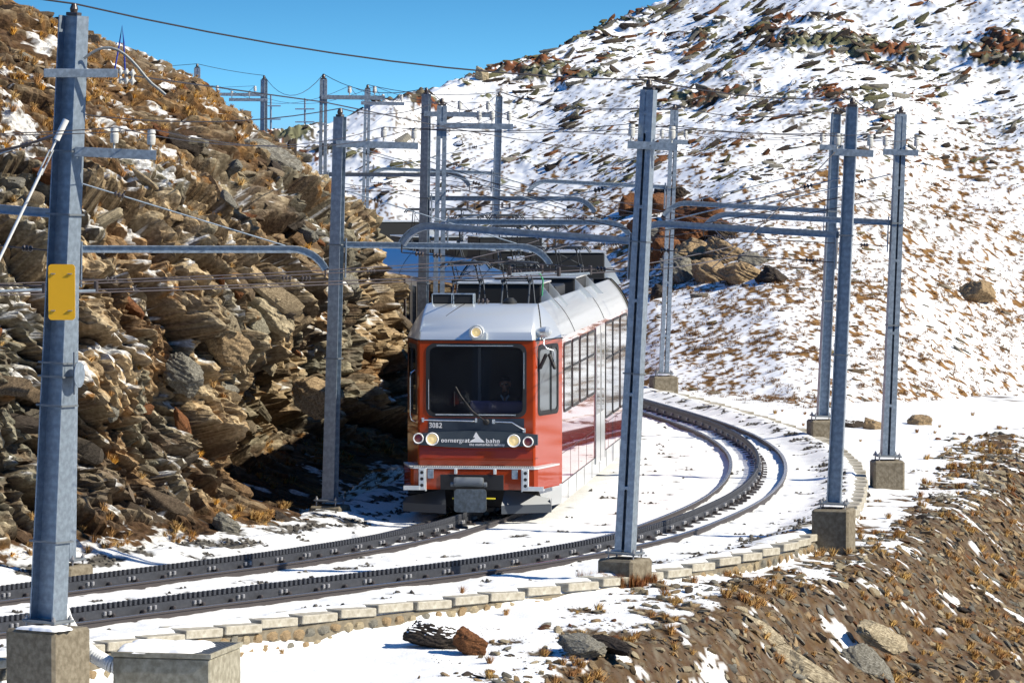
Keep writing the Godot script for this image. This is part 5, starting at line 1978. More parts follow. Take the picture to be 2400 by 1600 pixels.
# ---------------------------------------------------------------- the driver
func surface_net(caps: Array, lo: Vector3, hi: Vector3, cell: float, k: float) -> ArrayMesh:
	var nx := int((hi.x - lo.x) / cell) + 1
	var ny := int((hi.y - lo.y) / cell) + 1
	var nz := int((hi.z - lo.z) / cell) + 1
	var F := PackedFloat32Array()
	F.resize(nx * ny * nz)
	F.fill(1.0)
	for c in caps:   # [a, ra, b, rb]
		var a: Vector3 = c[0]
		var b: Vector3 = c[2]
		var ra: float = c[1]
		var rb: float = c[3]
		var m := maxf(ra, rb) + k * 2.0 + cell
		var l := ((a.min(b) - Vector3.ONE * m - lo) / cell)
		var h := ((a.max(b) + Vector3.ONE * m - lo) / cell)
		var ab := b - a
		var ll := maxf(ab.length_squared(), 1e-9)
		for z in range(maxi(0, int(l.z)), mini(nz, int(h.z) + 2)):
			for y in range(maxi(0, int(l.y)), mini(ny, int(h.y) + 2)):
				for x in range(maxi(0, int(l.x)), mini(nx, int(h.x) + 2)):
					var p := lo + Vector3(x, y, z) * cell
					var t := clampf((p - a).dot(ab) / ll, 0.0, 1.0)
					var d := (p - a - ab * t).length() - lerpf(ra, rb, t)
					var q := (z * ny + y) * nx + x
					var e := F[q]
					var g := clampf(0.5 + 0.5 * (e - d) / k, 0.0, 1.0)
					F[q] = lerpf(e, d, g) - k * g * (1.0 - g)
	var vi := {}
	var P := PackedVector3Array()
	for z in nz - 1:
		for y in ny - 1:
			for x in nx - 1:
				var o := (z * ny + y) * nx + x
				var s := Vector3.ZERO
				var n := 0
				var cs := [o, o + 1, o + nx, o + nx + 1, o + nx * ny, o + nx * ny + 1, o + nx * ny + nx, o + nx * ny + nx + 1]
				var neg := 0
				for i in 8:
					if F[cs[i]] < 0.0: neg += 1
				if neg == 0 or neg == 8: continue
				for i in 8:
					for bit in [1, 2, 4]:
						if i & bit: continue
						var f0 := F[cs[i]]
						var f1 := F[cs[i | bit]]
						if (f0 < 0.0) == (f1 < 0.0): continue
						var t := f0 / (f0 - f1)
						var c0 := Vector3(i & 1, (i >> 1) & 1, (i >> 2) & 1)
						var c1 := Vector3((i | bit) & 1, ((i | bit) >> 1) & 1, ((i | bit) >> 2) & 1)
						s += c0.lerp(c1, t)
						n += 1
				vi[o] = P.size()
				P.append(lo + (Vector3(x, y, z) + s / n) * cell)
	var st := SurfaceTool.new()
	st.begin(Mesh.PRIMITIVE_TRIANGLES)
	st.set_smooth_group(0)
	for p in P: st.add_vertex(p)
	for o in vi:
		var x: int = o % nx
		var y: int = (o / nx) % ny
		var z: int = o / (nx * ny)
		if x == 0 or y == 0 or z == 0: continue
		for q in [[1, nx, nx * ny], [nx, nx * ny, 1], [nx * ny, 1, nx]]:
			var inside := F[o] < 0.0
			if inside == (F[o + q[0]] < 0.0): continue
			var a: int = vi[o - q[1] - q[2]]
			var b: int = vi[o - q[2]]
			var c: int = vi[o]
			var d: int = vi[o - q[1]]
			for i in ([a, c, b, a, d, c] if inside else [a, b, c, a, c, d]): st.add_index(i)
	st.generate_normals()
	return st.commit()

func build_driver(train: Node3D):
	# sits behind the windscreen, facing ahead; only head and shoulders clear the console
	var base := train.transform * Vector3(0.41, 1.02, -0.62)
	var o := thing("person", "train driver in dark suit, white collar and sunglasses, seated behind the windscreen", "person", base, train.rotation.y)
	var c := []
	# seat height is 0.45 above the cab floor
	c.append([Vector3(0, 0.50, -0.10), 0.15, Vector3(0, 0.66, -0.12), 0.135])
	c.append([Vector3(0, 0.66, -0.12), 0.135, Vector3(0, 0.86, -0.10), 0.15])
	for s in [-1.0, 1.0]:
		c.append([Vector3(0.03 * s, 0.92, -0.10), 0.07, Vector3(0.19 * s, 0.90, -0.10), 0.065])
		c.append([Vector3(0.205 * s, 0.89, -0.10), 0.058, Vector3(0.25 * s, 0.64, -0.02), 0.046])
		c.append([Vector3(0.25 * s, 0.64, -0.02), 0.044, Vector3(0.15 * s, 0.70, 0.23), 0.034])
		c.append([Vector3(0.09 * s, 0.48, -0.08), 0.085, Vector3(0.12 * s, 0.48, 0.33), 0.065])
		c.append([Vector3(0.12 * s, 0.48, 0.33), 0.062, Vector3(0.12 * s, 0.06, 0.30), 0.045])
		c.append([Vector3(0.12 * s, 0.05, 0.29), 0.04, Vector3(0.13 * s, 0.04, 0.42), 0.034])
		# hand with fingers
		var w := Vector3(0.15 * s, 0.70, 0.23)
		c.append([w, 0.030, w + Vector3(-0.02 * s, 0.0, 0.06), 0.032])
	c.append([Vector3(0, 0.95, -0.09), 0.058, Vector3(0, 1.04, -0.075), 0.054])
	put("body", surface_net(c, Vector3(-0.36, -0.02, -0.34), Vector3(0.36, 1.10, 0.5), 0.022, 0.03), M.suit, o)
	for s in [-1.0, 1.0]:
		var f := []
		var w := Vector3(0.13 * s, 0.70, 0.29)
		for i in 4:
			var x := (-0.03 + 0.02 * i) * 1.0
			var l: float = [0.065, 0.075, 0.07, 0.055][i]
			f.append([w + Vector3(x, 0, 0.02), 0.010, w + Vector3(x, 0.002, 0.02 + l * 0.5), 0.009])
			f.append([w + Vector3(x, 0.002, 0.02 + l * 0.5), 0.009, w + Vector3(x, -0.02, 0.02 + l), 0.008])
		f.append([w + Vector3(-0.03 * s, 0, -0.01), 0.012, w + Vector3(-0.055 * s, -0.01, 0.03), 0.009])
		f.append([w + Vector3(0, 0, -0.03), 0.030, w + Vector3(0, 0, 0.015), 0.034])
		put("hand", surface_net(f, w + Vector3(-0.09, -0.05, -0.08), w + Vector3(0.09, 0.06, 0.13), 0.006, 0.008), M.skin, o)
	var h := Vector3(0, 1.17, -0.05)
	var hd := [
		[h + Vector3(0, 0.03, -0.02), 0.083, h + Vector3(0, 0.01, 0.02), 0.076],
		[h + Vector3(0, -0.05, 0.03), 0.055, h + Vector3(0, -0.085, 0.045), 0.036],
		[h + Vector3(0, -0.10, -0.03), 0.056, h + Vector3(0, -0.17, -0.035), 0.058],
		[h + Vector3(0, 0.01, 0.09), 0.011, h + Vector3(0, -0.03, 0.108), 0.015],
		[h + Vector3(-0.022, -0.062, 0.083), 0.009, h + Vector3(0.022, -0.062, 0.083), 0.009],
		[h + Vector3(-0.085, 0.01, -0.01), 0.014, h + Vector3(-0.082, -0.035, -0.005), 0.011],
		[h + Vector3(0.085, 0.01, -0.01), 0.014, h + Vector3(0.082, -0.035, -0.005), 0.011],
		[h + Vector3(-0.03, 0.03, 0.078), 0.012, h + Vector3(0.03, 0.03, 0.078), 0.012]]
	put("head", surface_net(hd, h + Vector3(-0.13, -0.25, -0.14), h + Vector3(0.13, 0.15, 0.15), 0.008, 0.018), M.skin, o)
	var hair := [[h + Vector3(0, 0.055, -0.035), 0.083, h + Vector3(0, 0.06, 0.0), 0.076], [h + Vector3(0, 0.0, -0.06), 0.062, h + Vector3(0, 0.04, -0.05), 0.075]]
	put("hair", surface_net(hair, h + Vector3(-0.13, -0.12, -0.18), h + Vector3(0.13, 0.18, 0.12), 0.01, 0.02), M.hair, o)
	var sg := MB.new()
	for s in [-1.0, 1.0]:
		sg.box(h + Vector3(0.034 * s, 0.005, 0.094), Vector3(0.056, 0.040, 0.012), 0.005, Basis(Vector3.UP, 0.2 * s))
		sg.box(h + Vector3(0.075 * s, 0.008, 0.045), Vector3(0.006, 0.010, 0.10), 0.002)
	sg.box(h + Vector3(0, 0.012, 0.100), Vector3(0.02, 0.008, 0.008), 0.002)
	put("sunglasses", sg.mesh(), M.glass_dark, o)
	var col := MB.new()
	for s in [-1.0, 1.0]:
		col.plate([Vector2(0, 0), Vector2(0.065 * s, 0.075), Vector2(0.075 * s, 0.05), Vector2(0.02 * s, -0.05)], 0.0, 0.01, Vector3(0, 0.93, 0.035))
	put("collar", col.mesh(), M.shirt, o)
	var ti := MB.new()
	ti.plate([Vector2(-0.018, 0.02), Vector2(0.018, 0.02), Vector2(0.014, -0.01), Vector2(0.03, -0.17), Vector2(-0.03, -0.17), Vector2(-0.014, -0.01)], 0.01, 0.022, Vector3(0, 0.92, 0.045))
	put("tie", ti.mesh(), M.tie, o)

# ---------------------------------------------------------------- small things by the line
func build_small_things():
	var near: Node3D = MA.near.node
	# yellow plate on the nearest mast
	var yb := Basis(Vector3.UP, deg_to_rad(-6.0))
	var o := thing("yellow_plate", "blank yellow plate with rounded corners strapped to the nearest mast", "sign", Vector3(-5.255, 4.47, -50.78), deg_to_rad(-6.0))
	var a := MB.new()
	a.plate(rrect(-0.158, -0.325, 0.158, 0.325, 0.04, 5), 0.0, 0.012)
	put("plate", a.mesh(), M.yellow, o)
	for y in [-0.215, 0.215]:
		for x in [-0.10, 0.10]:
			var b := MB.new()
			b.box(Vector3(x, y, 0.018), Vector3(0.055, 0.010, 0.012), 0.002)
			put("clip", b.mesh(), M.bolt, o)
	# round disc on the mast's right side
	var d := thing("round_disc", "small pale round disc strapped to the side of the nearest mast", "sign", Vector3(-5.07, 3.50, -50.9), deg_to_rad(72.0))
	var db := MB.new()
	db.lathe([Vector2(0, 0), Vector2(0.15, 0), Vector2(0.15, 0.008), Vector2(0, 0.008)], Vector3.ZERO, Vector3(0, 0, 1), 28)
	put("plate", db.mesh(), M.galv, d)
	var ds := MB.new()
	ds.box(Vector3(-0.1, 0.02, -0.02), Vector3(0.012, 0.5, 0.02), 0.002)
	put("strap", ds.mesh(), M.galv_dark, d)
	# upper strain fittings of the nearest mast
	var u := thing("strain_fitting", "short beam with ringed strain insulators near the head of the nearest mast", "insulator", Vector3(-5.16, 7.02, -50.9), deg_to_rad(8.0))
	var ub := MB.new()
	ub.box(Vector3(0.12, 0, 0.12), Vector3(0.86, 0.10, 0.05), 0.006)
	put("beam", ub.mesh(), M.galv, u)
	for k in 2:
		var bi := MB.new()
		bead_insulator(bi, Vector3(0.56, 0.02 - 0.09 * k, 0.08), Vector3(1, -0.12, 0.1), 3, 1.0)
		put("insulator", bi.mesh(), M.white_cer, u)
	var ca := MB.new()
	var pts := []
	for i in 13:
		var f := i / 12.0
		pts.append(Vector3(0.16 + 0.95 * f, 0.17 + 0.20 * sin(PI * minf(1.0, f * 1.25)) * (1.0 - 0.3 * f) - 0.42 * f * f, 0.05))
	ca.tube(pts, 0.019, 6)
	put("cable_loop", ca.mesh(), M.galv_dark, u)
	wire("stay_cable", [Vector3(-4.5, 7.0, -50.8), Vector3(-2.5, 6.75, -58.0), Vector3(-1.0, 6.45, -71.0), Vector3(2.5, 5.9, -98.0)], 0.009, M.wire, "thin cable run out from the strain insulators of the nearest mast", "overhead wire")
	# blue hanger under the feeder
	wire("hanger_cable", [Vector3(-4.72, 7.08, -51.8), Vector3(-4.66, 7.40, -51.8), Vector3(-4.63, 7.60, -51.8), Vector3(-4.61, 7.40, -51.8), Vector3(-4.60, 7.0, -51.85)], 0.010, M.blue_cable, "forked blue cable hanging from the feeder wire beside the nearest mast", "overhead wire")
	# guy rod with its turnbuckle
	var g := thing("guy_rod", "pale guy rod with turnbuckle slanting down left from the nearest mast", "guy rod", Vector3(-5.2, 6.42, -50.55))
	var gd := Vector3(-0.92, -1.95, 0.25)
	var gb := MB.new()
	gb.tube([gd * 0.26, gd * 2.35], 0.020, 6)
	put("rod", gb.mesh(), M.white_plastic, g)
	var tb := MB.new()
	for s in [-0.022, 0.022]: tb.tube([gd * 0.15 + Vector3(s, 0, 0), gd * 0.30 + Vector3(s, 0, 0)], 0.010, 5)
	put("turnbuckle", tb.mesh(), M.galv_light, g)
	var gi := MB.new()
	gi.tube([gd * -0.03, gd * 0.09], 0.038, 8)
	gi.tube([gd * 0.09, gd * 0.16], 0.014, 5)
	put("rod_insulator", gi.mesh(), M.white_plastic, g)
	wire("anchor_cable", [Vector3(-5.3, 6.30, -50.9), Vector3(-5.7, 6.18, -50.8), Vector3(-7.6, 5.7, -50.5)], 0.016, M.wire, "dark anchor cable leaving the nearest mast at its left", "overhead wire")
	# snow on the nearest block
	var cap := pillow(0.66, 0.40, 0.05, 3)
	var sc := put("snow_cap", cap, M.snow)
	sc.position = Vector3(-5.47, 0.522, -50.80)
	sc.rotation.y = deg_to_rad(-33.0)
	tag(sc, "thin snow cap lying on the block of the nearest mast", "snow")
	# concrete chamber with its grating
	var ch := thing("concrete_chamber", "pale concrete chamber with a grating lid at the lower left", "concrete chamber", Vector3(-3.56, 0.19, -51.05), deg_to_rad(-13.0))
	var cb := MB.new()
	cb.box(Vector3(-0.60, -0.80, -0.64), Vector3(1.20, 1.5, 1.28), 0.02)
	put("shell", cb.mesh(), M.concrete_pale, ch)
	var fr := MB.new()
	for e in [[Vector3(-0.60, -0.02, 0.0), Vector3(1.24, 0.06, 0.035)], [Vector3(-0.60, -0.02, -1.28), Vector3(1.24, 0.06, 0.035)], [Vector3(0.0, -0.02, -0.64), Vector3(0.035, 0.06, 1.24)], [Vector3(-1.2, -0.02, -0.64), Vector3(0.035, 0.06, 1.24)]]:
		fr.box(e[0], e[1], 0.004)
	put("lid_frame", fr.mesh(), M.concrete_pale, ch)
	var bars := MB.new()
	var z := -0.03
	while z > -1.26:
		bars.box(Vector3(-0.60, -0.015, z), Vector3(1.18, 0.035, 0.006))
		z -= 0.034
	var x := -1.17
	while x < -0.02:
		bars.box(Vector3(x, -0.012, -0.64), Vector3(0.006, 0.028, 1.22))
		x += 0.05
	tag(put("grating", bars.mesh(), M.galv_dark, ch), "", "", "", "stuff")
	var snm := put("snow_cap", pillow(1.02, 1.10, 0.085, 8), M.snow)
	snm.transform = ch.transform * Transform3D(Basis.IDENTITY, Vector3(-0.72, -0.006, -0.56))
	tag(snm, "rounded snow pillow lying on the concrete chamber's grating", "snow")
	# white drain pipe
	var wp := MB.new()
	var pp := [Vector3(-5.50, 0.9, -52.4), Vector3(-5.46, 0.72, -52.2), Vector3(-5.36, 0.50, -52.0), Vector3(-5.20, 0.28, -51.8), Vector3(-4.98, 0.12, -51.6), Vector3(-4.75, 0.02, -51.45), Vector3(-4.45, -0.06, -51.35)]
	var fine := []
	for i in pp.size() - 1:
		for k in 8: fine.append((pp[i] as Vector3).lerp(pp[i + 1], k / 8.0))
	for i in fine.size():
		wp.lathe([Vector2(0.082, -0.018), Vector2(0.092, -0.008), Vector2(0.092, 0.012), Vector2(0.082, 0.020)], fine[i], (fine[mini(i + 1, fine.size() - 1)] - fine[maxi(i - 1, 0)]).normalized(), 14)
	tag(put("drain_pipe", wp.mesh(), M.white_plastic), "white ribbed pipe curving down from the nearest mast into the concrete chamber", "pipe")
	var om := MB.new()
	om.lathe([Vector2(0.0, 0.24), Vector2(0.02, 0.24), Vector2(0.11, 0.0), Vector2(0.0, 0.0)], Vector3.ZERO, Vector3.UP, 14)
	var omk := put("orange_marker", om.mesh(), M.orange)
	omk.position = Vector3(-5.54, 0.72, -53.0)
	tag(omk, "small orange cone tip showing at the nearest mast's right edge", "marker")
	# far poles on the saddle
	for q in [[-10.9, 197.0, 8.4, 5.0, "thin far pole on the saddle, left of the other one in the sky"], [-9.6, 202.0, 8.3, 5.0, "thin far pole on the saddle, nearest to the slotted mast in the sky"], [-17.3, 190.0, 8.2, 5.0, "thin far pole low in the sky beside the grassy ridge"]]:
		var po := thing("line_pole", q[4], "pole", Vector3(q[0], q[3], -q[1]), 0.0, "thin poles far off on the saddle")
		var pb := MB.new()
		pb.tube([Vector3(0, -1, 0), Vector3(0, q[2] - q[3], 0)], 0.07, 6, true, 0.045)
		put("shaft", pb.mesh(), M.galv, po)
		var px := MB.new()
		for yy in [0.5, 1.1]: px.box(Vector3(0, q[2] - q[3] - yy, 0.06), Vector3(0.9, 0.06, 0.05), 0.004)
		put("cross_arm", px.mesh(), M.galv, po)

# a low cushion of snow with a ragged rim
func pillow(sx: float, sz: float, h: float, sd: int) -> ArrayMesh:
	var nr := 14
	var na := 56
	var P := PackedVector3Array()
	var C := PackedColorArray()
	for j in nr:
		var f := float(j) / (nr - 1)
		for i in na:
			var a := TAU * i / (na - 1)
			var k := minf(1.0 / maxf(absf(cos(a)), 0.01), 1.0 / maxf(absf(sin(a)), 0.01))
			var rim: float = lerpf(1.0, k, 0.8) * (1.0 + 0.16 * Z.mid.get_noise_3d(cos(a) * 3.0, sin(a) * 3.0, sd * 7.0))
			var p := Vector3(cos(a) * rim * f * sx / 2, 0, sin(a) * rim * f * sz / 2)
			p.y = h * pow(1.0 - pow(f, 5.0), 0.5) * (0.85 + 0.5 * Z.mid.get_noise_3d(p.x * 4.0, sd, p.z * 4.0))
			P.append(p)
			C.append(Color.WHITE)
	var N := grid_normals(na, nr, P, 1.0)
	if N[na * 7 + 5].y < 0.0: N = grid_normals(na, nr, P, -1.0)
	for i in na: N[i] = Vector3.UP
	return grid_mesh(na, nr, P, C, N)

# ---------------------------------------------------------------- rocks
func rock_mesh(sd: int, n: int, layered := 0.0, snow := false, planes := 15) -> ArrayMesh:
	var r := RandomNumberGenerator.new()
	r.seed = sd
	var pl_ := []
	for i in planes:
		var d := Vector3(r.randfn(), r.randfn(), r.randfn()).normalized()
		pl_.append([d, r.randf_range(0.62, 0.95)])
	for d in [Vector3.UP, Vector3.DOWN, Vector3.LEFT, Vector3.RIGHT, Vector3.FORWARD, Vector3.BACK]:
		pl_.append([(d + Vector3(r.randfn(), r.randfn(), r.randfn()) * 0.12).normalized(), r.randf_range(0.75, 0.95)])
	var off := Vector3(r.randf() * 50, r.randf() * 50, r.randf() * 50)
	var bd := Vector3(r.randfn() * 0.2, 1.0, r.randfn() * 0.2).normalized()
	var a := MB.new()
	var white := MB.new()
	for ax in 3:
		for s in [-1.0, 1.0]:
			var g := []
			for j in n + 1:
				for i in n + 1:
					var d := Vector3.ZERO
					d[ax] = s
					d[(ax + 1) % 3] = tan((2.0 * i / n - 1.0) * 0.78)
					d[(ax + 2) % 3] = tan((2.0 * j / n - 1.0) * 0.78)
					d = d.normalized()
					var m := 1.6
					for q in pl_:
						var k: float = d.dot(q[0])
						if k > 0.01: m = minf(m, q[1] / k)
					var p := d * m
					if layered > 0.0:
						var lay: float = p.dot(bd) * 3.4 + Z.mid.get_noise_3dv(p * 1.1 + off) * 2.2
						p *= 1.0 + layered * ((absf(fposmod(lay, 1.0) - 0.5) - 0.25) * 0.13 + Z.fine.get_noise_3dv(p * 0.9 + off) * 0.10)
					g.append(p)
			for j in n:
				for i in n:
					var p0: Vector3 = g[j * (n + 1) + i]
					var p1: Vector3 = g[j * (n + 1) + i + 1]
					var p2: Vector3 = g[(j + 1) * (n + 1) + i + 1]
					var p3: Vector3 = g[(j + 1) * (n + 1) + i]
					var mid := (p0 + p2) * 0.5
					var v: float = 0.92 + 0.22 * Z.fine.get_noise_3dv(mid * 0.7 + off)
					a.col = Color(v, v, v)
					var capped := false
					if snow:
						var nr := (p2 - p0).cross(p3 - p1).normalized()
						if nr.dot(mid) < 0.0: nr = -nr
						if nr.y > 0.72 and mid.y > 0.2 + 0.3 * Z.mid.get_noise_3dv(mid + off): capped = true
					(white if capped else a).quad(p0, p1, p2, p3, mid)
	var m_ := a.mesh()
	if white.v.size():
		var arr := []
		arr.resize(Mesh.ARRAY_MAX)
		arr[Mesh.ARRAY_VERTEX] = white.v
		arr[Mesh.ARRAY_NORMAL] = white.n
		arr[Mesh.ARRAY_COLOR] = white.c
		m_.add_surface_from_arrays(Mesh.PRIMITIVE_TRIANGLES, arr)
		m_.surface_set_material(1, M.snow)
	return m_

func tuft_mesh(sd: int, blades: int, spread := 0.5) -> ArrayMesh:
	var r := RandomNumberGenerator.new()
	r.seed = sd
	var a := MB.new()
	for i in blades:
		var an := r.randf() * TAU
		var out := Vector3(cos(an), 0, sin(an))
		var b := out * r.randf() * 0.25
		var tip := b + out * r.randf_range(0.1, 1.0) * spread + Vector3(0, r.randf_range(0.5, 1.0), 0)
		var mid := b.lerp(tip, 0.55) + Vector3(0, 0.16, 0)
		var side := out.cross(Vector3.UP) * r.randf_range(0.018, 0.035)
		var v := r.randf_range(0.7, 1.15)
		a.col = Color(v, v, v)
		var nn := (Vector3.UP + out * 0.4).normalized()
		a.tri(b - side, b + side, mid + side * 0.7, nn, nn, nn)
		a.tri(b - side, mid + side * 0.7, mid - side * 0.7, nn, nn, nn)
		a.tri(mid - side * 0.7, mid + side * 0.7, tip, nn, nn, nn)
	return a.mesh()

const TAN := Color(0.52, 0.39, 0.235)
const PALE := Color(0.62, 0.54, 0.38)
const GREY := Color(0.33, 0.325, 0.285)
const DARK := Color(0.085, 0.07, 0.058)
const RUSTY := Color(0.26, 0.115, 0.05)
var RM := []      # shared rock shapes
var RMS := []     # the same with snow on top
var TINT := {}

func tinted(c: Color) -> StandardMaterial3D:
	if not TINT.has(c):
		var m: StandardMaterial3D = M.rock.duplicate()
		m.albedo_color = c.linear_to_srgb()
		TINT[c] = m
	return TINT[c]

func frame_on(n: Vector3, along: Vector3, spin: float) -> Basis:
	var x := (along - n * along.dot(n)).normalized()
	var z := x.cross(n).normalized()
	return Basis(x, n, z) * Basis(Vector3.UP, spin)

# ---------------------------------------------------------------- rocks that can be picked out one by one
var labels_used := {}
var LAND := []    # [x, away, phrase]

var to_label := []   # [node, kind, size, tone, zone]

func label_rocks():
	var keys := {}
	for q in to_label:
		var p: Vector3 = q[0].position
		var best := 0
		var bd := 1e9
		for i in LAND.size():
			var d := Vector2(p.x - LAND[i][0], (-p.z - LAND[i][1]) * 0.6).length()
			if d < bd:
				bd = d
				best = i
		var l = LAND[best]
		var dx: float = p.x - l[0]
		var dz: float = -p.z - l[1]
		var side := ("behind" if dz > 0.0 else "before") if absf(dz) * 0.6 > absf(dx) else ("right of" if dx > 0.0 else "left of")
		var sz: String = "small" if q[2] < 0.20 else ("medium" if q[2] < 0.30 else ("large" if q[2] < 0.42 else "huge"))
		var base := "%s %s %s|%s %s" % [sz, q[3], q[1], side, l[2]]
		if not keys.has(base): keys[base] = []
		keys[base].append([bd, q[0]])
	var nth := ["nearest", "second nearest", "third nearest", "fourth nearest", "fifth nearest", "sixth nearest", "seventh nearest", "eighth nearest", "ninth nearest", "tenth nearest", "eleventh nearest", "twelfth nearest", "farthest"]
	for b in keys:
		var a: Array = keys[b]
		a.sort_custom(func(x, y): return x[0] < y[0])
		var bits: PackedStringArray = b.split("|")
		for i in a.size():
			var s: String = "%s %s" % [bits[0], bits[1]] if a.size() == 1 else "%s %s, the %s" % [bits[0], bits[1], nth[mini(i, 12)]]
			a[i][1].set_meta("label", s)

func tone_of(c: Color) -> String:
	if c == TAN: return "tan"
	if c == PALE: return "pale"
	if c == GREY: return "grey"
	if c == RUSTY: return "rust brown"
	return "dark"

func lone_rock(called: String, label: String, mesh: Mesh, c: Color, xf: Transform3D, group := "", cat := "rock"):
	var two := mesh.get_surface_count() > 1
	var o := put(called, mesh, null if two else tinted(c))
	if two: o.set_surface_override_material(0, tinted(c))
	o.transform = xf
	tag(o, label, cat, group)
	return o

# the hillside's surface at (x, away)
func on_hill(x: float, away: float) -> Vector3:
	var i := 0
	while i < H_nu - 1 and HP[i].x < x: i += 1
	var j := 0
	while j < H_nv - 1 and -HP[j * H_nu].z < away: j += 1
	return HP[j * H_nu + i]

func build_rocks():
	for k in 8:
		RM.append(rock_mesh(100 + k, 9, 0.8, false))
		RMS.append(rock_mesh(200 + k, 9, 0.8, true))
	var big := []
	for k in 4: big.append(rock_mesh(500 + k, 20, 1.0, false, 20))
	var bigs := []
	for k in 3: bigs.append(rock_mesh(520 + k, 20, 1.0, true, 20))
	LAND = [[1.63, 62.6, "the front slotted mast's block"], [5.13, 69.2, "the black fronted block"], [7.0, 81.0, "the brown stained block"], [6.6, 92.4, "the rust stained block"], [3.84, 110.0, "the mossy block"], [-3.5, 51.0, "the concrete chamber"], [5.3, 126.0, "the rusty outcrop"], [12.9, 122.0, "the lone large boulder"], [3.6, 60.6, "the long pale slabs"], [-0.9, 56.6, "the snow topped slab"], [0.95, 56.3, "the grey slab with a dark shadow"], [9.3, 84.3, "the shelf's right edge"], [12.0, 136.0, "the upper right ledges"], [7.0, 144.0, "the upper middle ledges"], [2.3, 147.0, "the upper left ledges"], [-4.0, 150.0, "the saddle"]]
	var dn := Vector3(0.86, -0.45, 0.25).normalized()      # down the bank to the right
	var up_bank := Vector3(0.42, 0.87, 0.25).normalized()
	# hand placed slabs on the near bank
	for q in [
		["slab_boulder", "long pale slab lying down the bank, upper of the two long slabs", big[0], PALE, Vector3(3.35, -0.62, -60.6), 0.05, Vector3(0.66, 0.16, 0.30), "slab", -0.35],
		["slab_boulder", "longest tan slab with dark underside, lower of the two long slabs", big[1], PALE, Vector3(4.15, -1.22, -60.2), -0.02, Vector3(0.90, 0.20, 0.34), "slab", -0.30],
		["slab_boulder", "dark layered slab right of the long pale slabs on the bank", big[2], GREY, Vector3(5.15, -1.36, -63.0), 0.15, Vector3(0.48, 0.16, 0.30), "slab", -0.5],
		["slab_boulder", "pale rounded slab leaning over the dark layered slab", big[3], PALE, Vector3(5.45, -1.05, -63.6), 0.25, Vector3(0.50, 0.14, 0.30), "slab", -0.35],
		["slab_boulder", "broad grey slab near the frame's lower right corner", big[0], PALE, Vector3(7.5, -2.30, -66.0), 0.1, Vector3(0.62, 0.18, 0.30), "slab", -0.3],
		["slab_boulder", "tan slab with black hollow beneath, at the shelf's right edge", big[1], PALE, Vector3(9.25, -0.45, -83.6), 0.3, Vector3(0.55, 0.2, 0.36), "slab", -0.4],
		["slab_boulder", "snow topped dark slab lying in the near snow below the coping", bigs[0], DARK, Vector3(-0.98, -0.26, -56.9), -0.15, Vector3(0.52, 0.20, 0.34), "slab", 0.0],
		["slab_boulder", "brown block leaning against the snow topped slab", big[2], RUSTY, Vector3(-0.56, -0.28, -56.3), 0.3, Vector3(0.25, 0.20, 0.20), "slab", 0.0],
		["slab_boulder", "grey slab with a dark shadow, near the bottom middle", big[3], GREY, Vector3(0.90, -0.30, -56.3), -0.5, Vector3(0.42, 0.13, 0.26), "slab", -0.25],
		["slab_boulder", "narrow dark slab leaning beside the grey slab", big[0], DARK, Vector3(1.28, -0.32, -56.5), -0.45, Vector3(0.42, 0.10, 0.14), "slab", -0.3]]:
		var b := frame_on(up_bank if q[4].x > 2.0 else Vector3(0.08, 0.98, 0.15).normalized(), dn, q[5]) * Basis(Vector3.RIGHT, -q[8])
		lone_rock(q[0], q[1], q[2], q[3], Transform3D(b.scaled_local(q[6]), q[4]), "", q[7])
	# the rocks on the snowy shelf
	for q in [
		["boulder", "dark low rock lying behind the rust stained block", bigs[1], DARK, Vector3(7.55, -0.1, -97.5), Vector3(0.40, 0.16, 0.3)],
		["boulder", "tan boulder on the shelf right of the rust stained block", big[2], TAN, Vector3(8.05, -0.12, -97.0), Vector3(0.26, 0.22, 0.26)],
		["boulder", "low brown ledge on the shelf behind the rightmost mast", big[3], RUSTY, Vector3(9.2, -0.3, -96.0), Vector3(0.6, 0.10, 0.4)],
		["boulder", "tan boulder at the foot of the hillside, farthest right on the shelf", big[0], TAN, Vector3(9.3, -0.2, -99.5), Vector3(0.28, 0.26, 0.26)],
		["boulder", "flat dark stone lying left of the brown stained block", bigs[2], DARK, Vector3(6.25, -0.19, -79.2), Vector3(0.42, 0.09, 0.2)],
		["boulder", "snow topped grey stone just right of the brown stained block", bigs[0], GREY, Vector3(7.9, -0.26, -79.5), Vector3(0.36, 0.10, 0.2)],
		["boulder", "large sunlit boulder lying alone on the snow slope at right", big[1], TAN, on_hill(13.0, 122.3) + Vector3(0, 0.12, 0), Vector3(0.62, 0.42, 0.45)],
		["boulder", "small pale boulder standing on the skyline of the hill", big[2], PALE, on_hill(-1.1, 152.5) + Vector3(0, 0.1, 0), Vector3(0.26, 0.36, 0.3)]]:
		lone_rock(q[0], q[1], q[2], q[3], Transform3D(Basis(Vector3.UP, 0.3).scaled_local(q[5]), q[4]), "", "boulder")
	# the outcrop on the hillside
	var oc := thing("rock_outcrop", "rust and ochre rocky outcrop on the slope between the right hand masts", "outcrop", Vector3(5.3, 3.0, -125.0))
	var k := 0
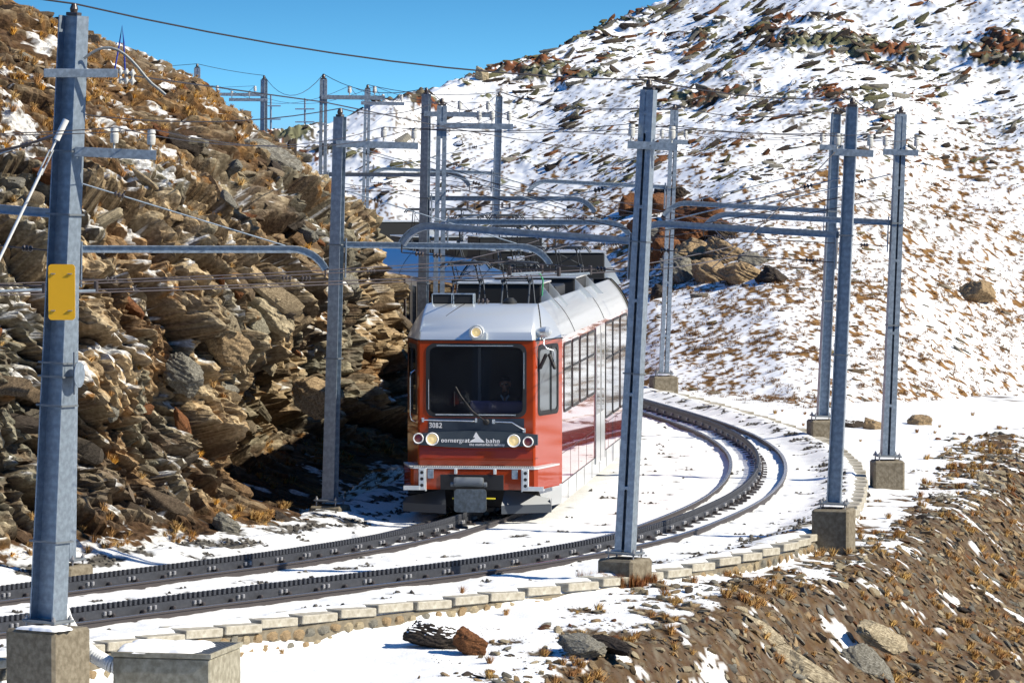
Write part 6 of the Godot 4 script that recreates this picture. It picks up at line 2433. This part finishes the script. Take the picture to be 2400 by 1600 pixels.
	for q in [[4.4, 5.0, -132.5, 0.9, RUSTY], [3.7, 5.0, -133.5, 0.8, RUSTY], [4.9, 5.0, -133.5, 0.8, DARK], [3.9, 4.0, -130.5, 0.8, RUSTY], [5.9, 4.0, -128.5, 0.7, RUSTY], [5.1, 4.7, -131.0, 0.9, RUSTY], [5.9, 4.4, -130.0, 0.8, RUSTY], [4.6, 4.0, -129.0, 1.0, GREY], [5.5, 3.8, -128.0, 1.0, RUSTY], [6.2, 3.4, -127.0, 0.75, DARK], [4.5, 3.2, -126.5, 1.0, RUSTY], [5.4, 3.0, -125.6, 1.05, TAN], [6.2, 2.7, -124.4, 0.8, TAN], [4.9, 2.5, -124.2, 0.95, GREY], [5.7, 2.2, -123.0, 0.95, TAN], [6.6, 1.9, -121.8, 0.85, TAN], [7.3, 1.55, -120.6, 0.7, DARK], [6.9, 2.4, -123.2, 0.6, GREY], [4.3, 2.0, -122.8, 0.6, DARK]]:
		var o := put("rock", big[k % 4], tinted(q[4]), oc)
		o.transform = Transform3D((Basis(Vector3(0, 0, 1), -0.45) * Basis(Vector3.UP, k * 1.3)).scaled_local(Vector3(q[3] * (0.9 if q[4] == RUSTY else 1.05), q[3] * (0.85 if q[4] == RUSTY else 0.58), q[3] * 0.85)), on_hill(q[0], -q[2]) - Vector3(0, 0.1, 0) - oc.position)
		k += 1
	# rocks standing out of the rock face: parts of it
	var face := get_node("rock_cliff")
	for q in [[big[0], GREY, Vector3(-4.75, 5.85, -82.6), Vector3(0.75, 0.52, 0.6), -0.5], [big[1], PALE, Vector3(-4.25, 3.45, -72.6), Vector3(0.80, 0.34, 0.4), -0.6], [big[2], TAN, Vector3(-4.62, 2.95, -70.4), Vector3(0.44, 0.38, 0.3), -0.3], [big[3], GREY, Vector3(-5.25, 2.5, -69.7), Vector3(0.42, 0.34, 0.3), -0.6], [big[2], GREY, Vector3(-4.53, 0.18, -68.5), Vector3(0.25, 0.2, 0.22), -0.2], [big[0], TAN, Vector3(-3.4, 1.9, -74.3), Vector3(0.5, 0.4, 0.3), -0.4], [big[1], PALE, Vector3(-5.0, 5.3, -78.0), Vector3(0.6, 0.3, 0.4), -0.5]]:
		var o := put("rock", q[0], tinted(q[1]), face)
		o.transform = Transform3D(Basis(Vector3(0, 0, 1), q[4]).scaled_local(q[3]), q[2])

func pick_tone(r: float) -> Color:
	return TAN if r < 0.36 else (PALE if r < 0.64 else (GREY if r < 0.84 else (DARK if r < 0.93 else RUSTY)))

func near_tone(c: Color) -> Color:
	var best := TAN
	var bd := 9.0
	for t in [TAN, PALE, GREY, DARK, RUSTY]:
		var d := absf(t.r - c.r) + absf(t.g - c.g) + absf(t.b - c.b)
		if d < bd:
			bd = d
			best = t
	return best

func build_scatter():
	var r := RandomNumberGenerator.new()
	r.seed = 77
	var small := []
	for k in 6: small.append(rock_mesh(700 + k, 4, 0.0, false, 10))
	# ---- slabs broken out of the rock face
	var face := get_node("rock_cliff")
	var xs := [[], [], [], [], [], []]
	var cs := [[], [], [], [], [], []]
	var count := 0
	var singles := 0
	var bed := Vector3(0.80, -0.52, 0.0)
	while count < 6500:
		var j := int(pow(r.randf(), 1.1) * (C_nv - 2))
		var i := r.randi() % (C_nu - 2)
		var p := CP[j * C_nu + i]
		if p.y < -0.05 or -p.z > 128.0 or p.y > 10.5: continue
		var w := CS[j * C_nu + i]
		var n := CN[j * C_nu + i]
		var patch: float = Z.patch.get_noise_3dv(p * 1.2 + Vector3(3, 0, 0))
		if r.randf() > (0.34 + 1.3 * patch) * lerpf(1.0, 0.42, w): continue
		if CC[j * C_nu + i].r > 0.7: continue
		var s := 0.025 + 0.26 * pow(r.randf(), 6.0)
		if w < 0.5: s *= 0.62
		var c := pick_tone(clampf(r.randf() * 0.75 + 0.35 * (0.5 + Z.patch.get_noise_3dv(p * 0.8 + Vector3(0, 60, 0))), 0.0, 0.999))
		c = CC[j * C_nu + i] * r.randf_range(0.85, 1.45)
		c.a = 1.0
		var flat := r.randf_range(0.35, 0.75)
		var b := frame_on((n + Vector3(0.0, 0.45, 0.15) + Vector3(r.randfn(), r.randfn(), r.randfn()) * 0.22).normalized(), bed, r.randf_range(-0.5, 0.5))
		var xf := Transform3D(b.scaled_local(Vector3(s * r.randf_range(1.3, 2.4), s * flat, s * r.randf_range(0.6, 1.0))), p - n * s * r.randf_range(0.05, 0.45))
		if s > 0.11 and singles < 200:
			var o := put("rock", RM[r.randi() % 8], tinted(near_tone(c)), face)
			o.transform = xf
			singles += 1
		else:
			var k := r.randi() % 6
			xs[k].append(xf)
			cs[k].append(c * r.randf_range(0.75, 1.2))
		count += 1
	for k in 6: multi("loose_rock", small[k] if k > 2 else RM[k], M.rock, xs[k], face, cs[k])
	# ---- bank: shards of slate and single rocks
	xs = [[], [], [], [], [], []]
	cs = [[], [], [], [], [], []]
	count = 0
	singles = 0
	var tries := 0
	var dn := Vector3(0.86, -0.45, 0.25)
	var i0 := 0
	while GW[i0] < 3.0: i0 += 1
	var i1 := i0
	while GW[i1] < 15.0: i1 += 1
	var j1 := 0
	while j1 < G_nv - 2 and -GP[j1 * G_nu + i0].z < 96.0: j1 += 1
	while count < 86000 and tries < 500000:
		tries += 1
		var j := r.randi() % j1
		var i := i0 + r.randi() % (i1 - i0)
		var q := j * G_nu + i
		var w: float = GW[i]
		var p := GP[q]
		if w < 3.0 or -p.z > 100.0 or w > 15.0 or p.x > -p.z * 0.15 + 1.0: continue
		if r.randf() > (1.0 if w > 8.0 else 0.40): continue
		if GB[q] < -0.12 + r.randf_range(-0.25, 0.2) : continue
		var n := GN[q]
		var s := 0.008 + 0.085 * pow(r.randf(), 10.0)
		var c := pick_tone(r.randf())
		if s < 0.05: c = c.lerp(Color(0.17, 0.12, 0.08), 0.45)
		var b := frame_on((n + Vector3(r.randfn(), r.randfn(), r.randfn()) * 0.30).normalized(), dn, r.randfn() * 0.7)
		var xf := Transform3D(b.scaled_local(Vector3(s * r.randf_range(1.0, 1.9), s * r.randf_range(0.25, 0.6), s * r.randf_range(0.55, 1.0))), p + n * s * 0.12)
		if s > 0.065 and singles < 110 and -p.z < 92.0:
			to_label.append([lone_rock("rock", "rock", RM[r.randi() % 8], c, xf, "loose rocks on the bank"), "rock", s * 1.7, tone_of(c)])
			singles += 1
		else:
			var k := r.randi() % 6
			xs[k].append(xf)
			cs[k].append(c * r.randf_range(0.5, 1.15))
		count += 1
	for k in 6: tag(multi("slate_scree", small[k], M.rock, xs[k], self, cs[k]), "slate shards and gravel strewn over the bare bank", "", "", "stuff")
	# ---- ballast that the snow leaves bare along the tracks
	xs = [[], []]
	cs = [[], []]
	count = 0
	tries = 0
	while count < 3600 and tries < 300000:
		tries += 1
		var j := r.randi() % (G_nv - 2)
		var i := r.randi() % (G_nu - 2)
		var q := j * G_nu + i
		var w: float = GW[i]
		if w > 2.2 or w < -3.2 or -GP[q].z > 110.0: continue
		if GB[q] < 0.0 and r.randf() > 0.002: continue
		var s := r.randf_range(0.012, 0.034)
		var k := r.randi() % 2
		xs[k].append(Transform3D(Basis(Vector3(r.randfn(), r.randfn(), r.randfn()).normalized(), r.randf() * TAU).scaled_local(Vector3(s * 1.3, s * 0.8, s)), GP[q] + Vector3(0, s * 0.2, 0)))
		var v := r.randf_range(0.09, 0.30)
		cs[k].append(Color(v, v * 0.96, v * 0.88))
		count += 1
	for k in 2: tag(multi("ballast", small[k], M.rock, xs[k], self, cs[k]), "dark ballast stones showing through the snow beside the rails", "", "", "stuff")
	# ---- hillside: rocks
	xs = [[], [], [], [], [], []]
	cs = [[], [], [], [], [], []]
	count = 0
	singles = 0
	tries = 0
	var rise := Vector3(0.90, 0.30, -0.2)
	while count < 13500 and tries < 600000:
		tries += 1
		var j := r.randi() % (H_nv - 2)
		var i := r.randi() % (H_nu - 2)
		var q := j * H_nu + i
		var p := HP[q]
		if p.x < -11.0 or p.x > 27.0 or -p.z > 160.0 or HN[q].y < 0.75: continue
		var e := p.y - 0.18 * p.x
		var dens: float = 0.14 + 0.75 * smoothstep(-0.02, 0.4, Z.patch.get_noise_2d(p.x * 0.9 + 12.0, p.z * 0.55)) + smoothstep(0.05, 0.5, -HB[q])
		dens *= (0.25 + 0.75 * smoothstep(1.5, 5.0, e)) * lerpf(0.25, 1.0, smoothstep(-3.0, 3.0, p.x))
		if r.randf() > dens: continue
		var s := 0.022 + 0.19 * pow(r.randf(), 7.5) * (0.55 + 0.45 * smoothstep(2.0, 7.0, e))
		var t := r.randf()
		var c := DARK if t < 0.36 else (GREY if t < 0.62 else (RUSTY if t < 0.74 else Color(0.20, 0.20, 0.11)))
		if e < 3.0: c = c.lerp(TAN, 0.3)
		var n := HN[q]
		var b := frame_on((n + Vector3(r.randfn(), r.randfn(), r.randfn()) * 0.2).normalized(), rise if e > 3.0 else Vector3(0.9, -0.3, 0), r.randf_range(-0.4, 0.4))
		var xf := Transform3D(b.scaled_local(Vector3(s * r.randf_range(1.3, 2.8), s * r.randf_range(0.35, 0.7), s * r.randf_range(0.6, 1.1))), p + n * s * 0.1)
		if s > 0.09 and singles < 130 and p.x > -6.0 and p.x < 17.5:
			to_label.append([lone_rock("boulder", "boulder", RMS[r.randi() % 8], c if c in [GREY, DARK, RUSTY] else GREY, xf, "boulders on the hillside", "boulder"), "boulder", s * 1.7, tone_of(c if c in [GREY, DARK, RUSTY] else GREY)])
			singles += 1
		else:
			var k := r.randi() % 6
			xs[k].append(xf)
			cs[k].append(c * r.randf_range(0.7, 1.3))
		count += 1
	for k in 6: tag(multi("hill_stones", RM[k], M.rock, xs[k], self, cs[k]), "small stones strewn over the snowy hillside", "", "", "stuff")
	label_rocks()
	# ---- dry grass
	var tufts := []
	for k in 3: tufts.append(tuft_mesh(40 + k, 60, 0.75))
	var clumps := []
	for k in 2: clumps.append(tuft_mesh(60 + k, 16, 1.1))
	xs = [[], [], []]
	cs = [[], [], []]
	count = 0
	tries = 0
	while count < 4200 and tries < 300000:
		tries += 1
		var j := r.randi() % (C_nv - 2)
		var i := r.randi() % (C_nu - 2)
		var q := j * C_nu + i
		var p := CP[q]
		if -p.z > 130.0 or p.y < 0.05 or p.y > 11.0: continue
		var w := CS[q]
		var d: float = Z.patch.get_noise_3dv(p * 1.5 + Vector3(0, 33, 0))
		if r.randf() > clampf((0.75 - 0.66 * w) * (0.35 + d * 1.8), 0.02, 1.0): continue
		if CN[q].y < 0.15: continue
		var s := r.randf_range(0.06, 0.15)
		var k := r.randi() % 3
		xs[k].append(Transform3D((Basis(Quaternion(Vector3.UP, (Vector3.UP + CN[q] * 0.7).normalized())) * Basis(Vector3.UP, r.randf() * TAU)).scaled_local(Vector3(s * 1.2, s, s * 1.2)), p))
		var v := r.randf()
		cs[k].append(Color(0.46, 0.30, 0.11).lerp(Color(0.30, 0.15, 0.05), v) if r.randf() < 0.85 else Color(0.50, 0.25, 0.03))
		count += 1
	for k in 3: tag(multi("cliff_grass", tufts[k], M.grass, xs[k], self, cs[k]), "dry golden grass tufts growing on the rock face and its ridge", "", "", "stuff")
	xs = [[], [], []]
	cs = [[], [], []]
	count = 0
	tries = 0
	while count < 2700 and tries < 300000:
		tries += 1
		var j := r.randi() % (G_nv - 2)
		var i := r.randi() % (G_nu - 2)
		var q := j * G_nu + i
		var w: float = GW[i]
		var p := GP[q]
		if w < 2.3 or -p.z > 106.0 or w > 16.0: continue
		var d: float = Z.patch.get_noise_2d(p.x * 1.6 + 70.0, p.z * 1.6)
		if GB[q] < 0.0 and r.randf() > 0.03: continue
		if r.randf() > clampf(0.06 + d * 2.2, 0.02, 1.0): continue
		var s := r.randf_range(0.05, 0.15)
		var k := r.randi() % 3
		xs[k].append(Transform3D((Basis(Quaternion(Vector3.UP, (Vector3.UP + GN[q] * 0.5).normalized())) * Basis(Vector3.UP, r.randf() * TAU)).scaled_local(Vector3(s * 1.2, s, s * 1.2)), p))
		cs[k].append(Color(0.46, 0.30, 0.10).lerp(Color(0.30, 0.14, 0.05), r.randf()))
		count += 1
	# stalks round the foot of the front block
	for n in 160:
		var a := r.randf() * TAU
		var p := Vector3(1.63 + cos(a) * r.randf_range(0.40, 0.62) - 0.1, -0.22, -62.6 + absf(sin(a)) * r.randf_range(0.40, 0.6))
		xs[n % 3].append(Transform3D(Basis(Vector3.UP, a).scaled_local(Vector3(0.06, r.randf_range(0.12, 0.34), 0.06)), p))
		cs[n % 3].append(Color(0.45, 0.25, 0.10).lerp(Color(0.32, 0.10, 0.04), r.randf()))
	for k in 3: tag(multi("bank_grass", tufts[k], M.grass, xs[k], self, cs[k]), "dry yellow and russet grass tufts on the bank", "", "", "stuff")
	xs = [[], []]
	cs = [[], []]
	count = 0
	tries = 0
	while count < 25000 and tries < 400000:
		tries += 1
		var j := r.randi() % (H_nv - 2)
		var i := r.randi() % (H_nu - 2)
		var q := j * H_nu + i
		var p := HP[q]
		if -p.z > 160.0 or p.x < -8.0 or p.x > 27.0: continue
		var e := p.y - 0.12 * p.x
		var d: float = Z.patch.get_noise_2d(p.x * 0.8 + 33.0, p.z * 0.5) + 0.8 * Z.patch2.get_noise_2d(p.x * 1.3, p.z * 0.7)
		var f := clampf(0.30 + d * 1.1, 0.02, 1.0) * (1.0 - 0.92 * smoothstep(2.0, 4.5, e + 1.2 * d))
		if HB[q] > 0.05: f = maxf(f, 0.4)
		if r.randf() > f: continue
		var s := r.randf_range(0.05, 0.13)
		var k := r.randi() % 2
		xs[k].append(Transform3D(Basis(Vector3.UP, r.randf() * TAU).scaled_local(Vector3(s * 1.5, s, s * 1.5)), p - Vector3(0, 0.01, 0)))
		cs[k].append(Color(0.27, 0.15, 0.055).lerp(Color(0.14, 0.07, 0.03), r.randf()))
		count += 1
	for k in 2: tag(multi("hill_grass", clumps[k], M.grass, xs[k], self, cs[k]), "brown grass clumps poking through the snow of the hillside", "", "", "stuff")
